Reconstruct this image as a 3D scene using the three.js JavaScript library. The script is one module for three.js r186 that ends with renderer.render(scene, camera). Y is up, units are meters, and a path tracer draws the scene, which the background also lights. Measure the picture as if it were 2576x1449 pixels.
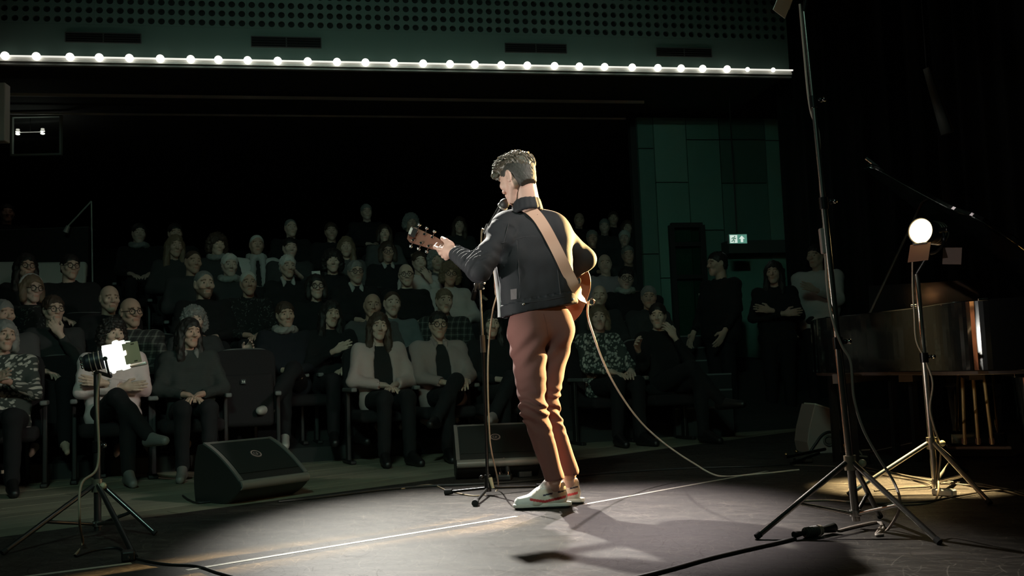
import * as THREE from 'three';
import { mergeGeometries, mergeVertices, toCreasedNormals } from 'three/addons/utils/BufferGeometryUtils.js';
import { RoundedBoxGeometry } from 'three/addons/geometries/RoundedBoxGeometry.js';
import { ImprovedNoise } from 'three/addons/math/ImprovedNoise.js';
import { RectAreaLightUniformsLib } from 'three/addons/lights/RectAreaLightUniformsLib.js';

// ------------------------------------------------------------------ camera, exposure, large lights
const W = 2576, H = 1449, FOCAL = 2460;
const scene = new THREE.Scene();
scene.background = new THREE.Color(0x000000);
const camera = new THREE.PerspectiveCamera(2 * Math.atan(H / 2 / FOCAL) * 180 / Math.PI, W / H, 0.05, 100);
camera.rotation.order = 'YXZ';
camera.position.set(0, 0.7, 0);
camera.rotation.set(Math.atan(0.0856), 0, -2.1 * Math.PI / 180);
camera.updateMatrixWorld(true);
const renderer = new THREE.WebGLRenderer({ antialias: true });
renderer.toneMapping = THREE.LinearToneMapping;
renderer.toneMappingExposure = 1.0;
renderer.shadowMap.enabled = true;
RectAreaLightUniformsLib.init();

function spot(at, to, intensity, degrees, penumbra, color, soft = 2, parent = scene) {
  const l = new THREE.SpotLight(color, intensity, 0, degrees * Math.PI / 180, penumbra, 2);
  l.position.copy(at); l.target.position.copy(to); l.castShadow = true; l.shadow.radius = soft;
  l.shadow.mapSize.set(1024, 1024);
  parent.add(l, l.target);
  return l;
}
// positions: x to the right, y up, d = metres away from the photographer
const V = (x, y, d) => new THREE.Vector3(x, y, -d);
// key: profile spotlight on the balcony, aimed at the singer (its housing is built with the rig below)
const KEY_AT = V(-2.0, 5.35, 9.6), KEY_TO = V(0.05, 0.0, 4.4);
spot(KEY_AT, KEY_TO, 720, 11.8, 0.8, new THREE.Color(1, 0.97, 0.88), 4);
// a second, weaker balcony spotlight from further right
const KEY2_AT = V(1.3, 5.35, 10.0), KEY2_TO = V(0.5, 0.0, 4.8);
spot(KEY2_AT, KEY2_TO, 230, 8.5, 0.8, new THREE.Color(1, 0.86, 0.84), 4);
// amber lamp hung over the piano, lighting the floor by it
const AMB_AT = V(1.95, 4.6, 6.3), AMB_TO = V(2.13, 0, 5.4);
spot(AMB_AT, AMB_TO, 1150, 6.6, 0.5, new THREE.Color(1, 0.76, 0.36), 3);
// amber back light on the right beyond the piano, its beam cut narrow by shutters, rimming the singer
const RIM_AT = V(5.12, 2.4, 9.1), RIM_TO = V(0.28, 1.0, 5.06);
for (const [x, y] of [[0.34, 0.2], [0.26, 0.52], [0.26, 0.86], [0.28, 1.2], [0.22, 1.5], [0.08, 1.8]]) spot(RIM_AT, V(x, y, 5.06), 2600, 1.9, 0.5, new THREE.Color(1, 0.68, 0.28), 3);   // stacked narrow beams
// soft wash over the stage, behind the photographer, reaching singer and front rows
const WASH_AT = V(-0.6, 4.6, -0.6), WASH_TO = V(-0.9, 0.8, 7.4), WASH_W = 0.9, WASH_H = 0.3;
for (const k of [-1, 0, 1]) {                 // three lamp heads of the wash panel
  const at_ = WASH_AT.clone().add(new THREE.Vector3(k * 0.3, 0, 0));
  spot(at_, WASH_TO.clone().add(new THREE.Vector3(k * 0.3, 0, 0)), 16, 30, 1.0, new THREE.Color(0.54, 1.0, 0.8), 7);
}
// two unseen spots added at that panel to brighten balcony front and panelled wall
spot(WASH_AT.clone().add(new THREE.Vector3(-0.15, 0.05, 0)), V(-1.6, 4.9, 9.9), 44, 21, 1.0, new THREE.Color(0.62, 1.0, 0.85), 6);
spot(WASH_AT.clone().add(new THREE.Vector3(0.4, 0.05, 0)), V(2.3, 2.6, 12.2), 44, 13, 0.9, new THREE.Color(0.5, 1.0, 0.8), 6);
// narrower unseen fill added at the same panel for the singer's back
spot(WASH_AT.clone().add(new THREE.Vector3(0.15, 0, 0)), V(0.2, 1.0, 5.0), 25, 10, 0.7, new THREE.Color(1, 0.88, 0.82), 6);

// ------------------------------------------------------------------ helpers
let seed = 12345;
function rnd() { seed = (seed * 1664525 + 1013904223) >>> 0; return seed / 4294967296; }
const rr = (a, b) => a + (b - a) * rnd();
const noise = new ImprovedNoise();
const N3 = (x, y, z) => noise.noise(x, y, z);
const lin = (r, g, b) => new THREE.Color().setRGB(r, g, b);
const UPV = new THREE.Vector3(0, 1, 0);

function ray(px, py) {
  const v = new THREE.Vector3((px - W / 2) / FOCAL, -(py - H / 2) / FOCAL, -1);
  return v.applyQuaternion(camera.quaternion);
}
// the point d metres away along the line of sight through a pixel of the photograph
function P(px, py, d) { const r = ray(px, py); return r.multiplyScalar(d / -r.z).add(camera.position); }
// the point at height h on that line of sight
function G(px, py, h = 0) { const r = ray(px, py); return r.multiplyScalar((h - camera.position.y) / r.y).add(camera.position); }
function onPlane(px, py, p0, n) {
  const r = ray(px, py), t = p0.clone().sub(camera.position).dot(n) / r.dot(n);
  return r.multiplyScalar(t).add(camera.position);
}
const used = {};
function numbered(name) {
  const n = used[name] = (used[name] ?? -1) + 1;
  return n ? `${name}_${String(n).padStart(3, '0')}` : name;
}
function shade(o) { o.castShadow = true; o.receiveShadow = true; return o; }
function tag(o, label, category, group, kind) {
  o.userData.label = label; o.userData.category = category;
  if (group) o.userData.group = group;
  if (kind) o.userData.kind = kind;
  return o;
}
function thing(name, label, category, pos = new THREE.Vector3(), turn = 0, group) {
  const o = new THREE.Group(); o.name = numbered(name); o.position.copy(pos); o.rotation.y = turn;
  scene.add(o); return tag(o, label, category, group);
}
function part(name, geo, m, parent) {
  if (Array.isArray(geo)) geo = join(geo);
  const o = shade(new THREE.Mesh(geo, m)); o.name = name; parent.add(o); return o;
}
function solo(name, geo, m, label, category, group) {
  if (Array.isArray(geo)) geo = join(geo);
  const o = shade(new THREE.Mesh(geo, m)); o.name = numbered(name); scene.add(o);
  return tag(o, label, category, group);
}
function struct(name, geo, m, parent = scene) {
  if (Array.isArray(geo)) geo = join(geo);
  const o = shade(new THREE.Mesh(geo, m)); o.name = parent === scene ? numbered(name) : name; parent.add(o);
  if (parent === scene) o.userData.kind = 'structure';
  return o;
}
function structGroup(name, pos = new THREE.Vector3(), turn = 0) {
  const o = new THREE.Group(); o.name = numbered(name); o.position.copy(pos); o.rotation.y = turn; o.userData.kind = 'structure'; scene.add(o); return o;
}
function join(list) {
  list = list.map(g => { const n = g.index ? g.toNonIndexed() : g; const k = n.clone(); for (const a of Object.keys(k.attributes)) if (!['position', 'normal', 'uv'].includes(a)) k.deleteAttribute(a); if (!k.attributes.uv) k.setAttribute('uv', new THREE.BufferAttribute(new Float32Array(k.attributes.position.count * 2), 2)); if (!k.attributes.normal) k.computeVertexNormals(); return k; });
  return mergeGeometries(list);
}
const M4 = () => new THREE.Matrix4();
function at(geo, x, y, z, rx = 0, ry = 0, rz = 0) {
  return geo.applyMatrix4(M4().compose(new THREE.Vector3(x, y, z), new THREE.Quaternion().setFromEuler(new THREE.Euler(rx, ry, rz)), new THREE.Vector3(1, 1, 1)));
}
const box = (w, h, d, x = 0, y = 0, z = 0, rx = 0, ry = 0, rz = 0) => at(new THREE.BoxGeometry(w, h, d), x, y, z, rx, ry, rz);
const rbox = (w, h, d, r, x = 0, y = 0, z = 0, rx = 0, ry = 0, rz = 0) => at(new RoundedBoxGeometry(w, h, d, 2, Math.min(r, w / 2.01, h / 2.01, d / 2.01)), x, y, z, rx, ry, rz);
const cyl = (r1, r2, h, x = 0, y = 0, z = 0, rx = 0, ry = 0, rz = 0, n = 20) => at(new THREE.CylinderGeometry(r1, r2, h, n), x, y, z, rx, ry, rz);
const sph = (r, x = 0, y = 0, z = 0, n = 16) => at(new THREE.SphereGeometry(r, n, Math.max(8, n * 0.7 | 0)), x, y, z);
function rod(a, b, r1, r2 = r1, n = 12) {
  const d = b.clone().sub(a), g = new THREE.CylinderGeometry(r2, r1, d.length(), n);
  g.applyQuaternion(new THREE.Quaternion().setFromUnitVectors(UPV, d.normalize()));
  const c = a.clone().add(b).multiplyScalar(0.5); return g.translate(c.x, c.y, c.z);
}
function tube(pts, r, n = 0, sides = 8) {
  const c = new THREE.CatmullRomCurve3(pts, false, 'centripetal');
  return new THREE.TubeGeometry(c, n || pts.length * 8, r, sides, false);
}
function lathe(points, n = 32) { return new THREE.LatheGeometry(points.map(p => new THREE.Vector2(p[0], p[1])), n); }
function basis(x, y, z, o) { return M4().makeBasis(x, y, z).setPosition(o); }

// ------------------------------------------------------------------ materials
const mats = {};
function mat(key, o) {
  if (mats[key]) return mats[key];
  const { phys, ...rest } = o;
  return (mats[key] = phys ? new THREE.MeshPhysicalMaterial(rest) : new THREE.MeshStandardMaterial(rest));
}
const std = (key, r, g, b, roughness = 0.8, metalness = 0, extra = {}) => mat(key, { color: lin(r, g, b), roughness, metalness, ...extra });

function canvasTex(w, h, draw, srgb = true) {
  const c = document.createElement('canvas'); c.width = w; c.height = h;
  draw(c.getContext('2d'), w, h);
  const t = new THREE.CanvasTexture(c); if (srgb) t.colorSpace = THREE.SRGBColorSpace;
  t.wrapS = t.wrapT = THREE.RepeatWrapping; t.magFilter = THREE.LinearFilter; return t;
}
// scuffed dance-floor vinyl: blotches of wear and thousands of fine scratches
function scuffs(g, w, h, base, marks, dark) {
  g.fillStyle = base; g.fillRect(0, 0, w, h);
  const wrap = (fn) => { for (const dx of [-w, 0, w]) for (const dy of [-h, 0, h]) fn(dx, dy); };
  for (let i = 0; i < 420; i++) {
    const x = rnd() * w, y = rnd() * h, r = 10 + rnd() * 80, tilt = rnd() * 0.9 - 0.1, c = rnd() < 0.5 ? marks : dark, a = 0.04 + rnd() * 0.11;
    g.fillStyle = `rgba(${c},${a})`;
    wrap((dx, dy) => { g.beginPath(); g.ellipse(x + dx, y + dy, r, r * 0.22, tilt, 0, 7); g.fill(); });
  }
  for (let i = 0; i < 5200; i++) {
    const x = rnd() * w, y = rnd() * h, a = rnd() * 7, l = 8 + Math.pow(rnd(), 3) * 120, bend = (rnd() - 0.5) * 0.8;
    g.strokeStyle = `rgba(${rnd() < 0.72 ? marks : dark},${0.1 + rnd() * 0.45})`; g.lineWidth = 0.6 + rnd() * 1.8;
    const x1 = x + Math.cos(a) * l, y1 = y + Math.sin(a) * l, xm = x + Math.cos(a + bend) * l * 0.5, ym = y + Math.sin(a + bend) * l * 0.5;
    g.beginPath(); g.moveTo(x, y); g.quadraticCurveTo(xm, ym, x1, y1); g.stroke();
  }
}
const floorMap = canvasTex(1024, 1024, (g, w, h) => scuffs(g, w, h, 'rgb(74,70,68)', '176,168,158', '36,34,34'));
const floorRough = canvasTex(1024, 1024, (g, w, h) => scuffs(g, w, h, 'rgb(110,110,110)', '190,190,190', '70,70,70'), false);
const woodMap = canvasTex(512, 512, (g, w, h) => {
  g.fillStyle = 'rgb(150,144,128)'; g.fillRect(0, 0, w, h);
  for (let i = 0; i < 900; i++) {
    const y = rnd() * h, a = 0.05 + rnd() * 0.12; g.strokeStyle = rnd() < 0.5 ? `rgba(80,74,62,${a})` : `rgba(190,182,160,${a})`; g.lineWidth = 0.6 + rnd() * 2;
    const x = rnd() * w, l = 60 + rnd() * 300; g.beginPath(); g.moveTo(x, y); g.bezierCurveTo(x + l * 0.3, y + rnd() * 6 - 3, x + l * 0.6, y + rnd() * 6 - 3, x + l, y); g.stroke();
  }
});
const weave = canvasTex(256, 256, (g, w, h) => {
  g.fillStyle = 'rgb(128,128,128)'; g.fillRect(0, 0, w, h);
  for (let y = 0; y < h; y += 4) for (let x = 0; x < w; x += 4) { const v = 90 + rnd() * 90 + ((x + y) / 4 % 2 ? 20 : -20); g.fillStyle = `rgb(${v},${v},${v})`; g.fillRect(x, y, 3, 3); }
}, false);
weave.repeat.set(13, 13);

const BLACK = std('black_paint', 0.012, 0.012, 0.012, 0.45);
const BLACKM = std('black_metal', 0.02, 0.02, 0.02, 0.3, 0.6);
const STEEL = std('steel', 0.62, 0.6, 0.57, 0.28, 1);
const ALU = std('aluminium', 0.72, 0.7, 0.66, 0.35, 1);
const CHROME = std('chrome', 0.85, 0.83, 0.8, 0.12, 1);
const BRASS = std('brass', 0.78, 0.56, 0.26, 0.3, 1);
const RUBBER = std('rubber', 0.015, 0.015, 0.015, 0.85);
const CABLE = std('cable_black', 0.018, 0.018, 0.018, 0.5);
const CABLE_PALE = std('cable_pale', 0.66, 0.6, 0.52, 0.55);

// ------------------------------------------------------------------ distance fields: bodies, clothes, hair
function rc(a, b, ra, rb = ra) {           // round cone between two joints
  const ax = a.x, ay = a.y, az = a.z, bx = b.x - ax, by = b.y - ay, bz = b.z - az, l2 = bx * bx + by * by + bz * bz || 1e-9, R = Math.max(ra, rb);
  return {
    lo: [Math.min(a.x, b.x) - R, Math.min(a.y, b.y) - R, Math.min(a.z, b.z) - R], hi: [Math.max(a.x, b.x) + R, Math.max(a.y, b.y) + R, Math.max(a.z, b.z) + R],
    d(x, y, z) { const px = x - ax, py = y - ay, pz = z - az; let t = (px * bx + py * by + pz * bz) / l2; t = t < 0 ? 0 : t > 1 ? 1 : t; const qx = px - bx * t, qy = py - by * t, qz = pz - bz * t; return Math.sqrt(qx * qx + qy * qy + qz * qz) - (ra + (rb - ra) * t); },
  };
}
function el(cx, cy, cz, rx, ry, rz) {
  return {
    lo: [cx - rx, cy - ry, cz - rz], hi: [cx + rx, cy + ry, cz + rz],
    d(x, y, z) { x -= cx; y -= cy; z -= cz; const a = x / rx, b = y / ry, c = z / rz, k0 = Math.sqrt(a * a + b * b + c * c), e = x / rx / rx, f = y / ry / ry, g = z / rz / rz, k1 = Math.sqrt(e * e + f * f + g * g); return k1 < 1e-6 ? -Math.min(rx, ry, rz) : k0 * (k0 - 1) / k1; },
  };
}
const vv = (x, y, z) => new THREE.Vector3(x, y, z);
class Field {
  constructor(lo, hi, c) {
    this.c = c; this.lo = lo; this.n = [0, 1, 2].map(i => Math.ceil((hi[i] - lo[i]) / c) + 1);
    this.f = new Float32Array(this.n[0] * this.n[1] * this.n[2]).fill(9);
  }
  static around(prims, c, pad = 0.03) {
    const lo = [9e9, 9e9, 9e9], hi = [-9e9, -9e9, -9e9];
    for (const p of prims) for (let i = 0; i < 3; i++) { lo[i] = Math.min(lo[i], p.lo[i] - pad - 2 * c); hi[i] = Math.max(hi[i], p.hi[i] + pad + 2 * c); }
    return new Field(lo, hi, c);
  }
  each(lo, hi, fn) {
    const { c, n, f } = this, L = this.lo, a = [], b = [];
    for (let i = 0; i < 3; i++) { a[i] = Math.max(0, Math.floor((lo[i] - L[i]) / c)); b[i] = Math.min(n[i] - 1, Math.ceil((hi[i] - L[i]) / c)); }
    for (let k = a[2]; k <= b[2]; k++) for (let j = a[1]; j <= b[1]; j++) { let q = (k * n[1] + j) * n[0] + a[0]; for (let i = a[0]; i <= b[0]; i++, q++) f[q] = fn(f[q], L[0] + i * c, L[1] + j * c, L[2] + k * c); }
    return this;
  }
  all(fn) { return this.each([-99, -99, -99], [99, 99, 99], fn); }
  add(p, k = 0.02) { const m = k + 2 * this.c; return this.each(p.lo.map(v => v - m), p.hi.map(v => v + m), (a, x, y, z) => { const b = p.d(x, y, z), h = Math.max(k - Math.abs(a - b), 0) / k; return Math.min(a, b) - h * h * k * 0.25; }); }
  cut(p, k = 0.008) { const m = k + 2 * this.c; return this.each(p.lo.map(v => v - m), p.hi.map(v => v + m), (a, x, y, z) => { const b = -p.d(x, y, z), h = Math.max(k - Math.abs(a - b), 0) / k; return Math.max(a, b) + h * h * k * 0.25; }); }
  clip(fn) { return this.all((a, x, y, z) => Math.max(a, fn(x, y, z))); }
  warp(fn) { return this.all((a, x, y, z) => Math.abs(a) < 0.08 ? a + fn(x, y, z) : a); }
  sample(x, y, z) {
    const { c, n, f, lo } = this, u = (x - lo[0]) / c, v = (y - lo[1]) / c, w = (z - lo[2]) / c;
    const i = Math.floor(u), j = Math.floor(v), k = Math.floor(w);
    if (i < 0 || j < 0 || k < 0 || i >= n[0] - 1 || j >= n[1] - 1 || k >= n[2] - 1) return 9;
    const a = u - i, b = v - j, g = w - k, at_ = (I, J, K) => f[(K * n[1] + J) * n[0] + I];
    const m = (p, q, t) => p + (q - p) * t;
    return m(m(m(at_(i, j, k), at_(i + 1, j, k), a), m(at_(i, j + 1, k), at_(i + 1, j + 1, k), a), b), m(m(at_(i, j, k + 1), at_(i + 1, j, k + 1), a), m(at_(i, j + 1, k + 1), at_(i + 1, j + 1, k + 1), a), b), g);
  }
  mesh(color) {                              // naive surface nets
    const { c, n, f, lo } = this, [nx, ny, nz] = n, sx = 1, sy = nx, sz = nx * ny;
    const id = new Int32Array(f.length).fill(-1), pos = [], idx = [];
    const off = [0, sx, sy, sx + sy, sz, sx + sz, sy + sz, sx + sy + sz];
    const E = [[0, 1], [2, 3], [4, 5], [6, 7], [0, 2], [1, 3], [4, 6], [5, 7], [0, 4], [1, 5], [2, 6], [3, 7]];
    for (let k = 0; k < nz - 1; k++) for (let j = 0; j < ny - 1; j++) for (let i = 0; i < nx - 1; i++) {
      const q = k * sz + j * sy + i; let mask = 0;
      for (let t = 0; t < 8; t++) if (f[q + off[t]] < 0) mask |= 1 << t;
      if (mask === 0 || mask === 255) continue;
      let x = 0, y = 0, z = 0, m = 0;
      for (const [a, b] of E) {
        if (((mask >> a) & 1) === ((mask >> b) & 1)) continue;
        const fa = f[q + off[a]], fb = f[q + off[b]], t = fa / (fa - fb);
        x += (a & 1) + t * ((b & 1) - (a & 1)); y += ((a >> 1) & 1) + t * (((b >> 1) & 1) - ((a >> 1) & 1)); z += (a >> 2) + t * ((b >> 2) - (a >> 2)); m++;
      }
      id[q] = pos.length / 3; pos.push(lo[0] + (i + x / m) * c, lo[1] + (j + y / m) * c, lo[2] + (k + z / m) * c);
    }
    for (let k = 1; k < nz - 1; k++) for (let j = 1; j < ny - 1; j++) for (let i = 1; i < nx - 1; i++) {
      const q = k * sz + j * sy + i, s = f[q] < 0;
      if (s !== (f[q + sx] < 0)) quad(q, q - sy, q - sy - sz, q - sz, s);
      if (s !== (f[q + sy] < 0)) quad(q, q - sz, q - sx - sz, q - sx, s);
      if (s !== (f[q + sz] < 0)) quad(q, q - sx, q - sx - sy, q - sy, s);
    }
    function quad(a, b, d, e, s) { a = id[a]; b = id[b]; d = id[d]; e = id[e]; if (a < 0 || b < 0 || d < 0 || e < 0) return; s ? idx.push(a, b, d, a, d, e) : idx.push(a, d, b, a, e, d); }
    const g = new THREE.BufferGeometry();
    g.setAttribute('position', new THREE.Float32BufferAttribute(pos, 3));
    const uv = []; for (let i = 0; i < pos.length; i += 3) uv.push(pos[i] + 0.7 * pos[i + 2], pos[i + 1]);
    g.setAttribute('uv', new THREE.Float32BufferAttribute(uv, 2));
    g.setIndex(idx); g.computeVertexNormals();
    if (color) { const col = []; const o = [1, 1, 1]; for (let i = 0; i < pos.length; i += 3) { const r = color(pos[i], pos[i + 1], pos[i + 2]) || o; col.push(r[0], r[1], r[2]); } g.setAttribute('color', new THREE.Float32BufferAttribute(col, 3)); }
    return g;
  }
}
// merges indexed geometries that all carry position, normal, uv and color
function weld(list) {
  for (const g of list) if (!g.attributes.color) g.setAttribute('color', new THREE.Float32BufferAttribute(new Float32Array(g.attributes.position.count * 3).fill(1), 3));
  return mergeGeometries(list);
}
// ------------------------------------------------------------------ heads, hair and hands (head axes: y up, +z the face, origin between the ears)
const cacheG = {};
function cached(key, fn) { return cacheG[key] ?? (cacheG[key] = fn()); }
function headField(c, o = {}) {
  const w = o.wide ?? 1;
  const pr = [el(0, 0.03, -0.014, 0.074 * w, 0.084, 0.094)];
  const F = new Field([-0.105, -0.2, -0.135], [0.105, 0.135, 0.135], c);
  F.add(pr[0], 0.02);
  F.add(rc(vv(0, -0.01, 0.022), vv(0, -0.078, 0.05), 0.062 * w, 0.03), 0.03);
  for (const s of [-1, 1]) {
    F.add(rc(vv(s * 0.05 * w, -0.045, 0.0), vv(s * 0.016, -0.096, 0.058), 0.022, 0.018), 0.03);
    F.add(el(s * 0.041 * w, -0.02, 0.058, 0.026, 0.024, 0.024), 0.02);
    F.add(el(s * 0.077 * w, -0.002, -0.012, 0.009, 0.033, 0.019), 0.008);
    F.cut(el(s * 0.083 * w, 0.0, -0.006, 0.005, 0.018, 0.009), 0.004);
  }
  F.add(rc(vv(0, -0.098, 0.062), vv(0, -0.098, 0.06), 0.017), 0.02);
  F.add(rc(vv(-0.034, 0.026, 0.072), vv(0.034, 0.026, 0.072), 0.014), 0.018);
  for (const s of [-1, 1]) { F.cut(el(s * 0.031, 0.006, 0.1, 0.018, 0.012, 0.018), 0.014); F.add(el(s * 0.031, 0.004, 0.074, 0.013, 0.011, 0.013), 0.004); }
  F.add(rc(vv(0, 0.014, 0.082), vv(0, -0.026, 0.105), 0.008, 0.0115), 0.012);
  for (const s of [-1, 1]) F.add(el(s * 0.012, -0.03, 0.094, 0.009, 0.008, 0.01), 0.008);
  F.add(rc(vv(-0.018, -0.06, 0.082), vv(0.018, -0.06, 0.082), 0.0085), 0.008);
  F.add(rc(vv(-0.014, -0.071, 0.081), vv(0.014, -0.071, 0.081), 0.0085), 0.008);
  F.cut(rc(vv(-0.02, -0.0655, 0.094), vv(0.02, -0.0655, 0.094), 0.0045), 0.004);
  if (o.neck !== false) F.add(rc(vv(0, -0.055, -0.025), vv(0, -0.2, -0.045), 0.054 * w, 0.056 * w), 0.03);

  return F;
}
function headColor(o = {}) {
  return (x, y, z) => {
    const ax = Math.abs(x);
    if (z > 0.07 && Math.hypot(ax - 0.031, (y - 0.004) * 1.9) < 0.0125) return Math.hypot(ax - 0.031, y - 0.004) < 0.006 ? [0.06, 0.05, 0.04] : [0.95, 1.05, 1.1];
    if (z > 0.06 && ax > 0.014 && ax < 0.052 && Math.abs(y - 0.027 + (ax - 0.03) * 0.12) < 0.006) return o.brow || [0.3, 0.26, 0.22];
    if (z > 0.07 && ax < 0.02 && y > -0.076 && y < -0.056) return [0.9, 0.68, 0.64];
    if (o.beard && y < -0.04 && z > -0.03 && !(ax < 0.03 && y > -0.082 && y < -0.05 && z > 0.07) && y > -0.14 && (z > 0.02 || ax > 0.05)) return [0.38, 0.36, 0.34];
    return null;
  };
}
function headGeo(kind, c) {
  return cached(`head ${kind} ${c}`, () => headField(c, { wide: kind === 'f' ? 0.94 : 1.0 }).mesh(headColor({ beard: kind === 'b', brow: kind === 'g' ? [0.8, 0.8, 0.8] : undefined })));
}
function hairGeo(style, c) {
  return cached(`hair ${style} ${c}`, () => {
    const F = new Field([-0.2, -0.36, -0.22], [0.2, 0.2, 0.16], c);
    const face = el(0, -0.05, 0.1, 0.066, 0.108, 0.075);
    const strands = (s, a) => F.warp((x, y, z) => a * N3(x * s, y * s * 0.45, z * s) + a * 0.5 * N3(x * s * 2.3 + 7, y * s, z * s * 2.3));
    if (style === 'short') {
      F.add(el(0, 0.036, -0.018, 0.083, 0.09, 0.1), 0.02); F.add(el(0, -0.02, -0.06, 0.07, 0.06, 0.05), 0.02); F.cut(face, 0.01); F.clip((x, y, z) => -(y + 0.075 + z * 0.2)); for (const s of [-1, 1]) F.cut(el(s * 0.085, -0.02, 0.0, 0.03, 0.045, 0.03), 0.01); strands(60, 0.01);
    } else if (style === 'fringe') {           // bald crown with a ring of hair
      F.add(el(0, 0.0, -0.03, 0.083, 0.06, 0.088), 0.02); F.clip((x, y, z) => y - 0.035); F.clip((x, y, z) => z - 0.01); F.clip((x, y, z) => -(y + 0.06)); for (const s of [-1, 1]) F.cut(el(s * 0.085, -0.01, 0.0, 0.03, 0.04, 0.03), 0.01); strands(60, 0.004);
    } else if (style === 'long') {
      F.add(el(0, 0.036, -0.018, 0.087, 0.094, 0.104), 0.02);
      for (const s of [-1, 1]) { F.add(rc(vv(s * 0.072, 0.01, -0.01), vv(s * 0.088, -0.22, 0.03), 0.032, 0.034), 0.03); F.add(rc(vv(s * 0.05, 0.0, -0.06), vv(s * 0.06, -0.27, -0.08), 0.05, 0.04), 0.04); }
      F.add(rc(vv(0, 0, -0.07), vv(0, -0.26, -0.1), 0.06, 0.05), 0.04); F.cut(el(0, -0.05, 0.1, 0.064, 0.106, 0.085), 0.012); F.cut(el(0, -0.2, 0.06, 0.055, 0.12, 0.06), 0.012); strands(38, 0.014);
    } else if (style === 'bob') {
      F.add(el(0, 0.036, -0.018, 0.09, 0.094, 0.105), 0.02);
      for (const s of [-1, 1]) F.add(rc(vv(s * 0.075, 0.02, -0.01), vv(s * 0.08, -0.09, 0.015), 0.034, 0.034), 0.03);
      F.add(rc(vv(0, 0, -0.07), vv(0, -0.1, -0.07), 0.066, 0.06), 0.03); F.cut(face, 0.012); strands(45, 0.01);
    } else if (style === 'curly') {
      F.add(el(0, 0.045, -0.02, 0.104, 0.1, 0.115), 0.02); for (const s of [-1, 1]) F.add(el(s * 0.085, -0.03, -0.02, 0.04, 0.08, 0.055), 0.03); F.add(el(0, -0.04, -0.07, 0.09, 0.09, 0.06), 0.03); F.cut(el(0, -0.055, 0.1, 0.064, 0.1, 0.08), 0.012); F.warp((x, y, z) => 0.02 * N3(x * 55, y * 55, z * 55) + 0.008 * N3(x * 120, y * 120, z * 120));
    } else if (style === 'updo') {
      F.add(el(0, 0.036, -0.018, 0.083, 0.09, 0.1), 0.02); F.add(el(0, 0.06, -0.12, 0.045, 0.045, 0.045), 0.02); F.cut(face, 0.01); F.clip((x, y, z) => -(y + 0.06 + z * 0.3)); for (const s of [-1, 1]) F.cut(el(s * 0.085, -0.02, 0.0, 0.03, 0.045, 0.03), 0.01); strands(50, 0.006);
    } else if (style === 'crop') {            // very short, thin hair
      F.add(el(0, 0.033, -0.016, 0.0775, 0.0855, 0.096), 0.02); F.add(el(0, -0.02, -0.06, 0.062, 0.055, 0.045), 0.02); F.cut(el(0, -0.035, 0.1, 0.07, 0.115, 0.09), 0.01); F.clip((x, y, z) => -(y + 0.06 + z * 0.2)); for (const s of [-1, 1]) F.cut(el(s * 0.085, -0.02, 0.0, 0.03, 0.045, 0.03), 0.01); strands(80, 0.003);
    }
    return F.mesh();
  });
}
// right hand, wrist at the origin, fingers along +z, palm facing -y, thumb towards -x; side = -1 mirrors it
function handGeo(side, curl, c) {
  return cached(`hand ${side} ${curl} ${c}`, () => {
    const F = new Field([-0.085, -0.11, -0.04], [0.07, 0.035, 0.2], c);
    F.add(rc(vv(0, 0, -0.03), vv(0, 0, 0.02), 0.026, 0.026), 0.02);
    F.add(el(0, -0.004, 0.05, 0.038, 0.016, 0.048), 0.02);
    const L = [[-0.028, 0.036, 0.03, 0.024], [-0.009, 0.041, 0.034, 0.026], [0.011, 0.038, 0.032, 0.025], [0.029, 0.03, 0.025, 0.02]];
    L.forEach(([x, a, b, d], i) => {
      let p = vv(x, 0, 0.088 - Math.abs(i - 1.3) * 0.004), ang = curl * 0.6 + i * 0.05; const r = 0.0092 - (i === 3 ? 0.001 : 0);
      for (const [len, k] of [[a, 1], [b, 2], [d, 2.8]]) { const g = ang * k * 0.8, q = p.clone().add(vv(x * 0.08, -Math.sin(g) * len, Math.cos(g) * len)); F.add(rc(p, q, r, r * 0.93), 0.006); p = q; }
    });
    F.add(rc(vv(-0.022, -0.006, 0.022), vv(-0.052, -0.014, 0.052), 0.013, 0.0115), 0.012);
    F.add(rc(vv(-0.052, -0.014, 0.052), vv(-0.058, -0.024 - curl * 0.01, 0.085), 0.0112, 0.0095), 0.005);
    const g = F.mesh();
    if (side < 0) { g.scale(-1, 1, 1); const ix = g.index.array; for (let i = 0; i < ix.length; i += 3) { const t = ix[i]; ix[i] = ix[i + 1]; ix[i + 1] = t; } g.computeVertexNormals(); }
    return g;
  });
}
function placeHand(g, elbow, wrist, palm) {   // palm: where the palm faces
  const z = wrist.clone().sub(elbow).normalize(), y = palm.clone().negate().addScaledVector(z, palm.dot(z)).normalize(), x = y.clone().cross(z);
  return g.clone().applyMatrix4(basis(x, y, z, wrist));
}
const FABRIC = {};
function fabric(r, g, b, rough = 0.9) {
  const k = [r, g, b, rough].map(v => v.toFixed(3)).join();
  return FABRIC[k] ?? (FABRIC[k] = new THREE.MeshStandardMaterial({ color: lin(r, g, b), roughness: rough, bumpMap: weave, bumpScale: 0.0006 }));
}
function patterned(key, draw, rep = 3) { return mats[key] ?? (mats[key] = new THREE.MeshStandardMaterial({ map: (() => { const t = canvasTex(256, 256, draw); t.repeat.set(rep, rep); return t; })(), roughness: 0.9 })); }
const skinMat = (r, g, b) => { const k = `skin${r},${g},${b}`; return mats[k] ?? (mats[k] = new THREE.MeshPhysicalMaterial({ color: lin(r, g, b), roughness: 0.55, vertexColors: true, specularIntensity: 0.6 })); };
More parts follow.
